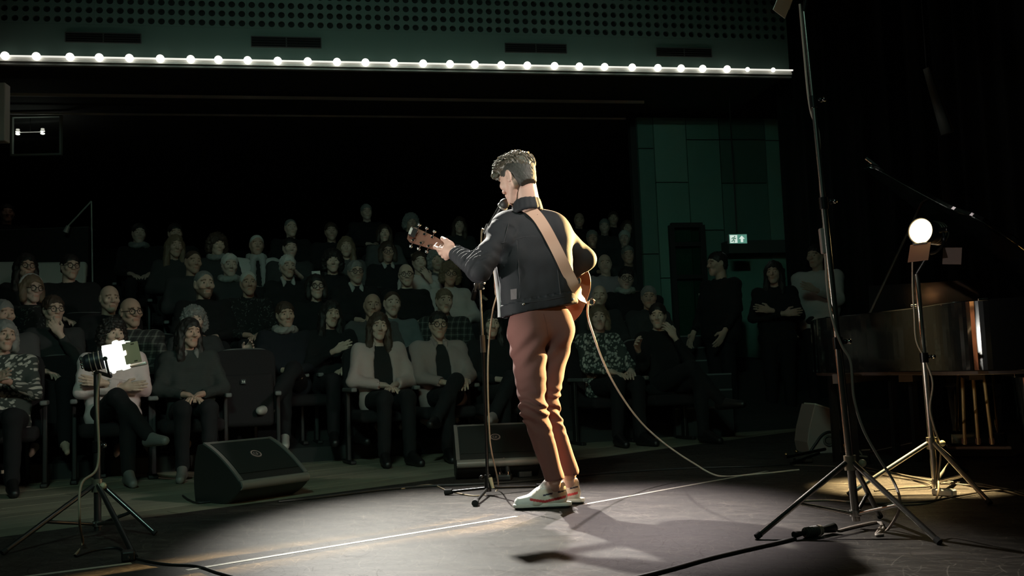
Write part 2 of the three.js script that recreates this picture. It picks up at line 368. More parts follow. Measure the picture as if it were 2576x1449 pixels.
const SKIN = [[0.52, 0.36, 0.28], [0.6, 0.43, 0.34], [0.46, 0.3, 0.23], [0.55, 0.4, 0.33]];
const HAIR = { dark: [0.014, 0.011, 0.009], brown: [0.05, 0.03, 0.02], light: [0.16, 0.11, 0.07], grey: [0.2, 0.2, 0.19], white: [0.55, 0.54, 0.5], red: [0.12, 0.05, 0.03] };
const hairMat = k => mat('hair ' + k, { color: lin(...HAIR[k]), roughness: 0.6 });

// ------------------------------------------------------------------ a person of the audience (axes: y up, +z forward, origin on the floor below the hips)
function spectator(o) {
  const f = o.fine ? 1 : 1.45, stand = !!o.stand;
  const J = stand
    ? { pel: vv(0, 0.93, 0), rib: vv(0, 1.18, 0), neck: vv(0, 1.44, -0.02), head: vv(0, 1.6, 0.015), sh: 1.38, shz: -0.02 }
    : { pel: vv(0, 0.53, -0.02), rib: vv(0, 0.76, -0.08), neck: vv(0, 1.02, -0.12), head: vv(0, 1.17, -0.085), sh: 0.955, shz: -0.115 };
  const shw = o.kind === 'f' ? 0.165 : 0.19, bulk = o.bulk ?? 1;
  const L = {}, sides = [-1, 1];
  for (const s of sides) {
    const k = s < 0 ? 'r' : 'l';              // the person's right is at -x when +z is forward and y up
    L['sh' + k] = vv(s * shw, J.sh, J.shz);
    if (stand) { L['kn' + k] = vv(s * 0.09, 0.5, 0.02); L['an' + k] = vv(s * 0.1, 0.09, -0.02); L['to' + k] = vv(s * 0.13, 0.035, 0.13); }
    else { L['kn' + k] = vv(s * 0.1, 0.55, 0.41); L['an' + k] = vv(s * 0.1, 0.1, 0.4 + 0.03 * s); L['to' + k] = vv(s * 0.125, 0.04, 0.56 + 0.03 * s); }
    L['hp' + k] = J.pel.clone().add(vv(s * 0.085, -0.01, 0.02));
  }
  if (o.cross && !stand) { const s = o.cross, k = s < 0 ? 'r' : 'l'; L['kn' + k] = vv(s * -0.02, 0.67, 0.4); L['an' + k] = vv(s * -0.25, 0.36, 0.52); L['to' + k] = vv(s * -0.33, 0.34, 0.65); }
  const oy = stand ? 0.41 : 0, pose = o.pose || 'lap';
  const arms = {
    lap: [vv(0.25, 0.7, 0.0), vv(0.055, 0.66, 0.2), 0.5], cross: [vv(0.235, 0.72, 0.03), vv(-0.07, 0.76, 0.15), 0.3], rest: [vv(0.27, 0.7, -0.03), vv(0.27, 0.67, 0.21), 0.25],
    knees: [vv(0.22, 0.71, 0.06), vv(0.1, 0.66, 0.3), 0.35], clap: [vv(0.22, 0.72, 0.04), vv(0.045, 0.82, 0.24), 0.1], chin: [vv(0.2, 0.73, 0.1), vv(0.055, 0.96, 0.1), 0.9], raise: [vv(0.27, 0.72, 0.06), vv(0.4, 0.86, 0.2), 0.7], hang: [vv(0.24, 0.73, -0.03), vv(0.22, 0.5, 0.08), 0.4],
  };
  const ar = Array.isArray(pose) ? pose : [pose, pose];   // [right, left]
  sides.forEach((s, i) => { const [e, w] = arms[ar[i]], k = s < 0 ? 'r' : 'l', dz = stand ? 0.1 : 0; L['el' + k] = vv(e.x * s, e.y + oy, e.z + dz * 0.5); L['wr' + k] = vv(w.x * s, w.y + oy + (ar[i] === 'cross' ? s * 0.02 : 0), w.z + dz); });
  const palms = { lap: vv(0, -1, 0.2), cross: vv(0, 0, -1), rest: vv(0, -1, 0), knees: vv(0, -1, 0), clap: null, chin: vv(0, 0, -1), raise: vv(0, 0.2, 1), hang: null };
  const g = new THREE.Group();
  // body: trunk and limbs on a coarse grid, head and hands on grids of their own, in one mesh
  const inner = [rc(J.pel, J.rib, 0.09, 0.085), rc(J.rib, J.neck, 0.085, 0.05), rc(L.shl, L.shr, 0.045)];
  for (const k of 'lr') inner.push(rc(L['sh' + k], L['el' + k], 0.046, 0.037), rc(L['el' + k], L['wr' + k], 0.037, 0.026), rc(L['hp' + k], L['kn' + k], 0.075, 0.052), rc(L['kn' + k], L['an' + k], 0.05, 0.035), rc(L['an' + k], L['to' + k], 0.034, 0.025));
  const B = Field.around(inner, 0.022 * f); inner.forEach(p => B.add(p, 0.03));
  const hm = new THREE.Matrix4().compose(J.head, new THREE.Quaternion().setFromEuler(new THREE.Euler(o.nod ?? 0.02, o.look ?? 0, o.tilt ?? 0, 'YXZ')), vv(1, 1, 1).multiplyScalar(o.head ?? 1));
  const pieces = [B.mesh(), headGeo(o.kind, 0.0062 * f).clone().applyMatrix4(hm)];
  sides.forEach((s, i) => { const k = s < 0 ? 'r' : 'l', pa = palms[ar[i]] || vv(-s, 0, 0); pieces.push(placeHand(handGeo(s < 0 ? -1 : 1, arms[ar[i]][2], 0.0055 * f), L['el' + k], L['wr' + k], pa)); });
  part('body', weld(pieces), skinMat(...SKIN[o.skin ?? 0]), g);
  // top with sleeves
  const T = [], hw = o.kind === 'f' ? 0.075 : 0.09;
  const lvl = (p, w, r) => rc(p.clone().add(vv(-w, 0, 0)), p.clone().add(vv(w, 0, 0)), r);
  const mid = J.pel.clone().lerp(J.rib, 0.5), hi = J.rib.clone().lerp(J.neck, 0.45);
  T.push(lvl(J.pel.clone().add(vv(0, -0.02, 0)), hw, 0.125 * bulk), lvl(mid, hw, 0.122 * bulk), lvl(J.rib, hw + 0.01, 0.12 * bulk), lvl(hi, hw + 0.02, 0.112), rc(L.shl, L.shr, 0.066), rc(J.neck.clone().add(vv(0, -0.06, 0)), J.neck.clone().add(vv(0, o.high ? 0.05 : -0.005, 0.005)), 0.08, 0.064));
  for (const k of 'lr') T.push(rc(L['sh' + k], L['el' + k], 0.068, 0.055), rc(L['el' + k], L['wr' + k].clone().lerp(L['el' + k], 0.08), 0.054, 0.038));
  const C = Field.around(T, 0.0145 * f); T.forEach(p => C.add(p, 0.035));
  const sd = o.n * 3.1;
  C.warp((x, y, z) => 0.011 * N3(x * 9 + sd, y * 14, z * 9) + 0.006 * N3(x * 24, y * 30 + sd, z * 24));
  C.cut(el(0, J.neck.y + (o.high ? 0.1 : 0.055), J.neck.z + 0.02, 0.06, 0.06, 0.07), 0.01);
  for (const k of 'lr') C.cut(rc(L['wr' + k], L['wr' + k].clone().lerp(L['el' + k], -0.25), 0.045), 0.004);
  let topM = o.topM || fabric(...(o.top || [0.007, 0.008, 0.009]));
  if (o.open) {                               // open jacket over a shirt
    const I = Field.around(T.slice(0, 6), 0.02); T.slice(0, 6).forEach(p => I.add(p, 0.035)); I.cut(el(0, J.neck.y + 0.055, J.neck.z + 0.02, 0.06, 0.075, 0.07), 0.01); I.warp(() => 0.012);
    part('shirt', I.mesh(), fabric(...o.open), g);
    C.warp(() => -0.006);
    const y0 = J.pel.y - 0.02, y1 = J.neck.y + 0.02;
    C.clip((x, y, z) => { if (z < J.neck.z + 0.02) return -1; const t = (y - y0) / (y1 - y0), w = o.openW ?? 0.05; return Math.min(w * (0.6 + 0.9 * Math.sin(Math.PI * Math.min(1, Math.max(0, t)))) - Math.abs(x), y - y0 + 0.2); });
  }
  part(o.open ? 'jacket' : 'top', C.mesh(), topM, g);
  if (o.collar) { const K = [], n = J.neck; for (const s of sides) K.push(rc(n.clone().add(vv(s * 0.055, 0.035, 0.0)), n.clone().add(vv(s * 0.045, -0.02, 0.075)), 0.018, 0.02), rc(n.clone().add(vv(s * 0.045, -0.015, 0.078)), n.clone().add(vv(s * 0.055, -0.06, 0.09)), 0.02, 0.008)); const CF = Field.around(K, 0.008 * f); K.forEach(p => CF.add(p, 0.012)); part('collar', CF.mesh(), fabric(...o.collar), g); }
  if (o.scarf) { const n = J.neck, K = []; let p0; for (let i = 0; i <= 12; i++) { const a = i / 12 * 2 * Math.PI, p = n.clone().add(vv(Math.sin(a) * 0.085, 0.012 + 0.012 * Math.sin(a * 3), Math.cos(a) * 0.085)); if (p0) K.push(rc(p0, p, 0.032, 0.032)); p0 = p; } if (o.scarfEnds) for (const s of sides) K.push(rc(n.clone().add(vv(s * 0.05, 0, 0.09)), n.clone().add(vv(s * 0.075, -0.32, 0.15)), 0.035, 0.045)); const SF = Field.around(K, 0.009 * f); K.forEach(p => SF.add(p, 0.02)); SF.warp((x, y, z) => 0.012 * N3(x * 40, y * 40, z * 40)); part('scarf', SF.mesh(), fabric(...o.scarf), g); }
  // trousers, shoes
  const Q = [lvl(J.pel, 0.06, 0.118 * bulk)];
  for (const k of 'lr') Q.push(rc(L['hp' + k], L['kn' + k], 0.098, 0.068), rc(L['kn' + k], L['an' + k], 0.066, 0.052));
  const QF = Field.around(Q, (o.legs ? 0.016 : 0.03)); Q.forEach(p => QF.add(p, 0.03)); QF.warp((x, y, z) => 0.008 * N3(x * 14, y * 14 + sd, z * 14));
  part('trousers', QF.mesh(), fabric(...(o.trousers || [0.006, 0.0065, 0.008])), g);
  if (o.legs) for (const k of 'lr') {
    const a = L['an' + k], t = L['to' + k], dir = t.clone().sub(a).normalize(), hl = a.clone().addScaledVector(dir, -0.03).add(vv(0, -0.04, 0));
    if (!stand && a.y < 0.2) { hl.y = 0.045; t.y = 0.042; }
    const S = [rc(hl, t.clone().addScaledVector(dir, 0.04), 0.04, 0.034), rc(a, t, 0.042, 0.03)], SF = Field.around(S, 0.01); S.forEach(p => SF.add(p, 0.02));
    part('shoe', SF.mesh(), std('shoe' + (o.shoe || [0.01, 0.01, 0.01]).join(), ...(o.shoe || [0.01, 0.01, 0.01]), 0.45), g);
  }
  if (o.hair && o.hair !== 'bald') { const h = part('hair', hairGeo(o.hair, 0.0068 * f), hairMat(o.hc || 'brown'), g); h.applyMatrix4(hm); }
  if (o.glasses) {
    const G0 = [], tor = new THREE.TorusGeometry(0.022, 0.0028, 6, 16);
    for (const s of sides) { G0.push(tor.clone().translate(s * 0.031, 0.002, 0.099)); G0.push(rod(vv(s * 0.052, 0.006, 0.097), vv(s * 0.078, 0.006, 0.0), 0.0028)); }
    G0.push(rod(vv(-0.01, 0.006, 0.1), vv(0.01, 0.006, 0.1), 0.0028));
    const h = part('glasses', G0, std('specs', 0.01, 0.01, 0.01, 0.3), g); h.applyMatrix4(hm);
  }
  if (o.band) { const h = part('headband', at(new THREE.TorusGeometry(0.096, 0.012, 8, 24, Math.PI), 0, 0.03, -0.01), fabric(0.35, 0.35, 0.34), g); h.applyMatrix4(hm); }
  return g;
}
// ------------------------------------------------------------------ the hall
const HALL_DARK = std('hall_dark', 0.02, 0.022, 0.022, 0.9);
const WALL_M = std('wall_paint', 0.1, 0.115, 0.11, 0.85);
const STAGE_M = mat('stage_vinyl', { phys: true, map: (floorMap.repeat.set(0.55, 0.55), floorMap), roughnessMap: (floorRough.repeat.set(0.55, 0.55), floorRough), roughness: 1.1, color: lin(0.5, 0.485, 0.47), specularIntensity: 0.25 });
const TAPE = std('floor_tape', 0.5, 0.47, 0.4, 0.5);
// sub-floor
struct('floor', box(22, 0.2, 26, 0, -0.12, -8), HALL_DARK);
// stage edge line, from the photograph's floor
const EA = G(0, 1352), EB = G(1960, 1091), ED = EB.clone().sub(EA).setY(0).normalize();
const EN = vv(-ED.z, 0, ED.x).multiplyScalar(new THREE.Vector3(-ED.z, 0, ED.x).z < 0 ? 1 : -1);   // towards the audience
{
  const a = EA.clone().addScaledVector(ED, -6), b = EB.clone().addScaledVector(ED, 3.5);
  const c = b.clone().addScaledVector(EN, -12), d = a.clone().addScaledVector(EN, -9);
  const s = new THREE.Shape([a, b, c, d].map(p => new THREE.Vector2(p.x, -p.z)));
  const g = new THREE.ExtrudeGeometry(s, { depth: 0.022, bevelEnabled: false }); g.rotateX(-Math.PI / 2); g.translate(0, -0.02, 0);
  const o = struct('floor_stage', g, STAGE_M);
  tag(o, 'scuffed dark dance-floor vinyl of the stage', 'floor', null, 'structure');
}
function tape(pts, w, label) {
  const geos = [];
  for (let i = 0; i < pts.length - 1; i++) {
    const a = pts[i], b = pts[i + 1], d = b.clone().sub(a), l = d.length();
    geos.push(box(l, 0.0012, w, (a.x + b.x) / 2, 0.0026, (a.z + b.z) / 2, 0, -Math.atan2(d.z, d.x), 0));
  }
  solo('floor_tape', geos, TAPE, label, 'tape');
}
tape([G(470, 1436), G(1300, 1300)], 0.028, 'pale tape line crossing the bright stage floor left of the singer');
tape([G(1470, 1270), G(1930, 1186)], 0.026, 'pale tape line on the stage floor right of the singer\'s shoes');
tape([G(2178, 1140), G(2335, 1106)], 0.03, 'short pale tape line behind the tripod of the amber lamp');
tape([G(0, 1460), G(330, 1418)], 0.03, 'pale tape line at the lower left corner of the stage floor');
// wooden boards between the stage edge and the seats
const planksG = structGroup('floor_planks');
{
  const woods = [0.15, 0.17, 0.19, 0.21].map((v, i) => { const t = woodMap.clone(); t.repeat.set(0.5, 2); t.offset.set(i * 0.23, i * 0.31); return new THREE.MeshStandardMaterial({ map: t, color: lin(v * 4.2, v * 4.4, v * 4.2), roughness: 0.55 }); });
  const ang = -Math.atan2(ED.z, ED.x), w = 0.155, L = 2.6, geo = box(L - 0.006, 0.02, w - 0.006);
  for (let r = 0; r < 19; r++) for (let k = 0; k < 5; k++) {
    const t = -3 + ((r * 7) % 5) * 0.52 + k * L, p = EA.clone().addScaledVector(ED, t).addScaledVector(EN, (r + 0.5) * w);
    const o = part('plank', geo, woods[(r * 3 + k * 5) % 4], planksG); o.position.set(p.x, -0.011 + ((r * 5 + k) % 3) * 0.0006, p.z); o.rotation.y = ang;
  }
}
// raked floor of the stalls: rows run along (1, 0.42 deeper)
const RA = Math.atan(0.42), RC = Math.cos(RA);
const RAKE = [[8.72, 0], [8.74, 0.12], [9.1, 0.15], [10, 0.5], [10.9, 0.85], [13, 1.4], [15.6, 2.25], [19.5, 3.1]];
function rakeAt(s) { if (s <= RAKE[0][0]) return 0; for (let i = 0; i < RAKE.length - 1; i++) { const [a, b] = RAKE[i], [c, d] = RAKE[i + 1]; if (s <= c) return b + (d - b) * (s - a) / (c - a); } return 3.1; }
const sOf = p => -p.z - 0.42 * (p.x + 1);
{
  const s = new THREE.Shape(); s.moveTo(RAKE[0][0] * RC, -0.02); for (const [a, b] of RAKE) s.lineTo(a * RC, b); s.lineTo(19.5 * RC, -0.02);
  const g = new THREE.ExtrudeGeometry(s, { depth: 24, bevelEnabled: false }); g.rotateY(Math.PI / 2); g.translate(-12, 0, 0);
  const r = struct('floor_rake', g, std('stalls_floor', 0.02, 0.022, 0.021, 0.85)); r.position.copy(V(-1, 0, 0)); r.rotation.y = RA;
}
{
  const a = G(680, 1119, 0.13), b = G(934, 1106, 0.13), d = b.clone().sub(a);
  const o = solo('step_nosing', [box(d.length(), 0.022, 0.035, 0, 0, 0)], ALU, 'bright metal edge strip of the low step between the front row legs', 'step edge');
  o.position.copy(a).add(b).multiplyScalar(0.5); o.position.y = 0.131; o.rotation.y = -Math.atan2(d.z, d.x);
  const a2 = G(0, 1188, 0.13), b2 = G(38, 1184, 0.13), d2 = b2.clone().sub(a2);
  const o2 = solo('step_nosing', [box(d2.length(), 0.022, 0.035, 0, 0, 0)], ALU, 'metal step edge strip at the far left of the front row', 'step edge');
  o2.position.copy(a2).add(b2).multiplyScalar(0.5); o2.position.y = 0.131; o2.rotation.y = -Math.atan2(d2.z, d2.x);
}
// balcony front: a frame turned 10 degrees
const BT = 10 * Math.PI / 180, B0 = V(-1.17, 0, 10), BN = vv(Math.sin(BT), 0, Math.cos(BT)), BU = vv(Math.cos(BT), 0, -Math.sin(BT));
const bl = (px, py) => { const p = onPlane(px, py, B0, BN).sub(B0); return [p.dot(BU), p.y]; };
const yb = bl(1000, 172)[1];                      // underside of the balcony
const yBand = bl(1000, 88)[1], xL = -6.4, xR = bl(1982, 120)[0];
const PAINT = std('fascia_paint', 0.11, 0.175, 0.148, 0.85);
const fascia = structGroup('wall_balcony', B0, BT);
struct('band', box(xR - xL, yBand - yb, 0.08, (xL + xR) / 2, (yb + yBand) / 2, -0.04), PAINT, fascia);
{
  // perforated panels: real holes in a board, a dark felt behind
  const step = 0.0985, rad = 0.033, seg = 14, cols = 15, rows = 8, depth = 0.035;
  const pos = [], idx = [];
  const cell = (cx, cy) => {
    const b = pos.length / 3;
    for (let i = 0; i < seg; i++) {
      const a = i / seg * 2 * Math.PI, c = Math.cos(a), s = Math.sin(a), k = step / 2 / Math.max(Math.abs(c), Math.abs(s));
      pos.push(cx + c * k, cy + s * k, 0, cx + c * rad, cy + s * rad, 0, cx + c * rad, cy + s * rad, -depth);
    }
    for (let i = 0; i < seg; i++) { const p = b + i * 3, q = b + (i + 1) % seg * 3; idx.push(p, q, p + 1, q, q + 1, p + 1, p + 1, q + 1, p + 2, q + 1, q + 2, p + 2); }
    const cor = pos.length / 3;               // corners of the square
    for (const [sx, sy] of [[1, 1], [-1, 1], [-1, -1], [1, -1]]) pos.push(cx + sx * step / 2, cy + sy * step / 2, 0);
    [0, 1, 2, 3].forEach(q => { const a0 = (q + 0.5) * Math.PI / 2, lo = Math.floor(a0 / (2 * Math.PI) * seg), hi = (lo + 1) % seg; idx.push(cor + q, b + hi * 3, b + lo * 3); });
  };
  for (let j = 0; j < rows; j++) for (let i = 0; i < cols; i++) cell((i + 0.5 - cols / 2) * step, (j + 0.5) * step);
  const g = new THREE.BufferGeometry(); g.setAttribute('position', new THREE.Float32BufferAttribute(pos, 3)); g.setIndex(idx);
  const flat = toCreasedNormals(g, 0.6); flat.setAttribute('uv', new THREE.BufferAttribute(new Float32Array(flat.attributes.position.count * 2), 2));
  const pw = cols * step + 0.0012; let k = 0;
  for (let x = xR - pw / 2; x > xL - pw; x -= pw) {
    const o = part('perforated_panel', flat, PAINT, fascia); o.position.set(x, yBand + 0.035, 0.0); k++;
  }
  const w = pw * k; struct('felt', box(w, rows * step + 0.1, 0.03, xR - w / 2, yBand + rows * step / 2, -0.055), std('felt', 0.02, 0.024, 0.022, 0.95), fascia);
  struct('strip', box(w, 0.034, 0.03, xR - w / 2, yBand + 0.017, -0.015), PAINT, fascia);
  struct('upper_band', box(w, 2.2, 0.08, xR - w / 2, yBand + rows * step + 0.035 + 1.1, -0.04), PAINT, fascia);
}
// air vents in the band
for (const [x0, y0, x1, y1, where] of [[165, 83, 355, 109, 'furthest left'], [632, 93, 808, 121, 'second from the left'], [1270, 110, 1425, 134, 'third from the left'], [1650, 121, 1790, 144, 'furthest right']]) {
  const [ax, ay] = bl(x0, y0), [bx, by] = bl(x1, y1), cy = (bl(x0, (y0 + y1) / 2 - 3)[1] + bl(x1, (y0 + y1) / 2 + 3)[1]) / 2, w = bx - ax, h = Math.abs(bl((x0 + x1) / 2, y0)[1] - bl((x0 + x1) / 2, y1)[1]) * 0.92;
  const p = B0.clone().addScaledVector(BU, (ax + bx) / 2).addScaledVector(BN, 0.004); p.y = cy;
  const t = thing('air_vent', `dark twin air vent above the row of bulbs, ${where}`, 'vent', p, BT, 'vents in the balcony front');
  part('backing', box(w, h, 0.006), std('vent_black', 0.006, 0.006, 0.006, 0.9), t);
  part('frame', [box(w, 0.008, 0.014, 0, h / 2, 0.005), box(w, 0.008, 0.014, 0, -h / 2, 0.005), box(0.012, h, 0.014, 0, 0, 0.005), box(0.008, h, 0.014, w / 2, 0, 0.005), box(0.008, h, 0.014, -w / 2, 0, 0.005)], std('vent_frame', 0.05, 0.055, 0.05, 0.7), t);
  for (let i = 0; i < 3; i++) part('slat', box(w - 0.016, 0.004, 0.018, 0, -h / 2 + h * (i + 1) / 4, 0.006, 0.5), std('vent_slat', 0.012, 0.012, 0.012, 0.8), t);
}
// string of bulbs along the lower edge
const GLOBE = new THREE.MeshStandardMaterial({ color: 0xffffff, emissive: new THREE.Color(1, 0.98, 0.88), emissiveIntensity: 1.35, roughness: 0.4 });
const RAIL = std('bulb_rail', 0.9, 0.89, 0.84, 0.5);
{
  const px = [20, 98, 182, 255, 330, 407, 483, 552, 625, 700, 775, 848, 919, 990, 1063, 1130, 1192, 1258, 1323, 1391, 1453, 1516, 1585, 1649, 1707, 1761, 1822, 1873, 1937];
  const rail = structGroup('trim_1', B0, BT);
  struct('rail', [box(xR - xL, 0.022, 0.06, (xL + xR) / 2, yb - 0.002, 0.03), at(new THREE.CylinderGeometry(0.02, 0.02, xR - xL, 12), (xL + xR) / 2, yb + 0.03, 0.035, 0, 0, Math.PI / 2)], RAIL, rail);
  struct('lip', box(xR - xL, 0.018, 0.05, (xL + xR) / 2, yb - 0.034, 0.02), std('bulb_lip', 0.35, 0.35, 0.33, 0.5), rail);
  { const filler = solo('filler_light', at(new THREE.CylinderGeometry(0.009, 0.009, xR - xL, 10), (xL + xR) / 2, yb + 0.03, 0.085, 0, 0, Math.PI / 2), new THREE.MeshStandardMaterial({ color: 0xffffff, emissive: new THREE.Color(1, 0.98, 0.88), emissiveIntensity: 0.85, roughness: 0.5 }), 'thin glowing rope light joining the bulbs along the balcony edge', 'rope light'); filler.position.copy(B0); filler.rotation.y = BT; }  // added glow for the bright line of trim between the bulbs
  const names = ['first', 'second', 'third', 'fourth', 'fifth', 'sixth', 'seventh', 'eighth', 'ninth', 'tenth', 'eleventh', 'twelfth', 'thirteenth', 'fourteenth', 'fifteenth', 'sixteenth', 'seventeenth', 'eighteenth', 'nineteenth', 'twentieth', 'twenty-first', 'twenty-second', 'twenty-third', 'twenty-fourth', 'twenty-fifth', 'twenty-sixth', 'twenty-seventh', 'twenty-eighth', 'last'];
  px.forEach((x, i) => {
    const u = bl(x, 150 + x * 0.0193)[0], small = i > 26, r = small ? 0.026 : 0.041;
    const p = B0.clone().addScaledVector(BU, u).addScaledVector(BN, 0.085); p.y = yb + 0.03;
    const t = thing('light_bulb', `${i === 28 ? 'small last' : names[i]} glowing round bulb of the balcony light string, counted from the left`, 'light bulb', p, BT, 'bulbs of the balcony light string');
    part('bulb_globe', new THREE.SphereGeometry(r, 18, 12), GLOBE, t);
    part('socket', cyl(0.014, 0.016, 0.03, 0, 0, -r - 0.006, Math.PI / 2), RAIL, t);
    const l = new THREE.PointLight(new THREE.Color(1, 0.98, 0.88), small ? 0.003 : 0.006, 0, 2); l.castShadow = true; l.shadow.radius = small ? 1 : 2; t.add(l);
  });
}
// underside, back and sides of the hall, ceiling
{
  const s = structGroup('ceiling_underside', B0, BT);
  struct('slab', box(xR - xL + 3, 0.12, 9.4, (xL + xR) / 2 - 1.5, yb - 0.02 + 0.1, -4.82), std('soffit', 0.05, 0.055, 0.053, 0.9), s);
  for (const [py, w] of [[227, 0.03], [275, 0.02]]) { const d = (yb - 0.7 - 0.0) * FOCAL / (956 - py); struct('batten', box(xR - xL - 1.6, w, w, (xL + xR) / 2 - 0.6, yb - 0.05, -(d - 9.85)), std('batten', 0.6, 0.63, 0.6, 0.6), s); }
}
struct('wall_back', box(24, 9, 0.3, 0, 4.4, -19.4), HALL_DARK);
struct('wall_left', box(0.3, 9, 25, -10.5, 4.4, -7.5), HALL_DARK);
struct('wall_right', box(0.3, 9, 25, 10.5, 4.4, -7.5), HALL_DARK);
struct('wall_stage_rear', box(22, 9, 0.3, 0, 4.4, 4.2), HALL_DARK);
struct('ceiling', box(22, 0.3, 26, 0, 9, -8), HALL_DARK);
// panelled wall on the right, below the balcony
const R0 = P(1650, 500, 12.2), RN = BN.clone();
const rl = (px, py) => onPlane(px, py, R0, RN);
{
  const wall = structGroup('wall_panelled', vv(0, 0, 0));
  const base = rl(1906, 640), w = rl(2200, 500).distanceTo(rl(1606, 500));
  struct('backing', at(new THREE.BoxGeometry(w, 5.2, 0.1), base.x, 2.2, base.z - 0.13, 0, BT, 0), HALL_DARK, wall);
  const tones = [[0.12, 0.25, 0.2], [0.085, 0.18, 0.145], [0.15, 0.29, 0.235], [0.055, 0.12, 0.095]].map((c, i) => std('panel' + i, ...c, 0.8));
  const top = yb - 0.06;
  const cols = [[1604, 1645, [375, 640], [1, 1, 1]], [1645, 1727, [460, 700], [2, 0, 0]], [1727, 1810, [353, 580], [0, 0, 1]], [1810, 1925, [353, 462, 640], [3, 3, 1, 0]], [1925, 1984, [355, 640], [2, 2, 2]], [1984, 2080, [500], [3, 3]]];
  for (const [x0, x1, ys, ti] of cols) {
    const a = rl(x0, 400), b = rl(x1, 400), cx = (a.x + b.x) / 2, cz = (a.z + b.z) / 2, cw = a.distanceTo(b) - 0.012;
    const hs = [top, ...ys.map(y => rl((x0 + x1) / 2, y).y), 0.1];
    for (let i = 0; i < hs.length - 1; i++) part('panel', box(cw, hs[i] - hs[i + 1] - 0.012, 0.06, cx, (hs[i] + hs[i + 1]) / 2, cz, 0, BT, 0), tones[ti[i]], wall);
  }
}
{ // glazed side door
  const a = rl(1682, 570), b = rl(1758, 560), w = a.distanceTo(b), c = a.clone().add(b).multiplyScalar(0.5).addScaledVector(RN, 0.09), top = a.y, bot = 0.62;
  const d = structGroup('door_1', vv(c.x, 0, c.z), BT), h = top - bot, y = (top + bot) / 2, FR = std('door_frame', 0.012, 0.012, 0.012, 0.6);
  struct('frame', [box(0.06, h, 0.07, -w / 2, y), box(0.06, h, 0.07, w / 2, y), box(w, 0.06, 0.07, 0, top), box(w, 0.05, 0.05, 0, top - 0.24), box(w, 0.05, 0.05, 0, top - 0.65)], FR, d);
  struct('glass_pane', box(w - 0.05, h - 0.05, 0.008, 0, y, 0), mat('door_glass', { phys: true, color: lin(0.6, 0.7, 0.66), transmission: 1, thickness: 0, roughness: 0.08 }), d);
  struct('door_handle', cyl(0.012, 0.012, 0.3, w / 2 - 0.1, y - 0.1, 0.05), STEEL, d);
}
{ // beam above the way out
  const a = rl(1812, 618), b = rl(1990, 612), c = a.clone().add(b).multiplyScalar(0.5).addScaledVector(RN, 0.15);
  const o = struct('trim_2', at(new THREE.BoxGeometry(a.distanceTo(b), 0.16, 0.24), c.x, c.y - 0.06, c.z, 0, BT, 0), std('beam', 0.06, 0.07, 0.065, 0.8));
}
{ // exit sign
  const tex = canvasTex(256, 124, (g, w, h) => {
    g.fillStyle = 'rgb(92,150,132)'; g.fillRect(0, 0, w, h); g.fillStyle = 'rgb(226,244,232)'; g.fillRect(8, 8, 108, h - 16);
    g.strokeStyle = 'rgb(58,110,92)'; g.lineWidth = 11; g.lineCap = 'round'; g.lineJoin = 'round';
    g.beginPath(); g.moveTo(70, 42); g.lineTo(58, 70); g.lineTo(74, 86); g.lineTo(68, 106); g.moveTo(58, 70); g.lineTo(46, 92); g.lineTo(28, 92); g.moveTo(68, 46); g.lineTo(46, 46); g.lineTo(36, 60); g.moveTo(68, 48); g.lineTo(84, 60); g.lineTo(94, 52); g.stroke();
    g.fillStyle = 'rgb(58,110,92)'; g.beginPath(); g.arc(78, 28, 9, 0, 7); g.fill();
    g.fillStyle = 'rgb(236,250,240)'; g.beginPath(); g.moveTo(182, 16); g.lineTo(226, 62); g.lineTo(200, 62); g.lineTo(200, 108); g.lineTo(164, 108); g.lineTo(164, 62); g.lineTo(138, 62); g.closePath(); g.fill();
  });
  const p = P(1857, 601, 11.3), t = thing('exit_sign', 'lit exit sign with running figure and upward arrow', 'exit sign', p, BT);
  const w = 0.215, h = 0.105;
  part('sign_box', rbox(w + 0.014, h + 0.014, 0.05, 0.006, 0, 0, -0.028), std('sign_case', 0.3, 0.32, 0.31, 0.6), t);
  part('sign_face', new THREE.PlaneGeometry(w, h), new THREE.MeshStandardMaterial({ map: tex, emissiveMap: tex, emissive: new THREE.Color(1, 1, 1), emissiveIntensity: 0.8, roughness: 0.5 }), t);
  part('sign_bracket', rod(vv(0, h / 2, -0.028), vv(0, yb - p.y - 0.05, -0.028), 0.008), BLACK, t);
  const l = new THREE.RectAreaLight(new THREE.Color(0.75, 1, 0.88), 0.8, w, h); l.position.set(0, 0, 0.004); l.rotation.y = Math.PI; t.add(l);
}
{ // side stairs
  for (let i = 0; i < 8; i++) {
    const d = 9.55 + i * 0.5, h = 0.28 + i * 0.155, x0 = P(1692, 900, d).x, x1 = P(1838, 900, d).x;
    const p = V((x0 + x1) / 2, 0, d + 0.26), st = structGroup('floor_stair', p, 0);
    struct('tread', box(x1 - x0, h, 0.5, 0, h / 2, 0), std('stair', 0.018, 0.02, 0.02, 0.8), st);
    struct('nosing', box(x1 - x0, 0.016, 0.03, 0, h + 0.003, 0.24), std('nosing', 0.16, 0.17, 0.16, 0.5, 0.4), st);
  }
}
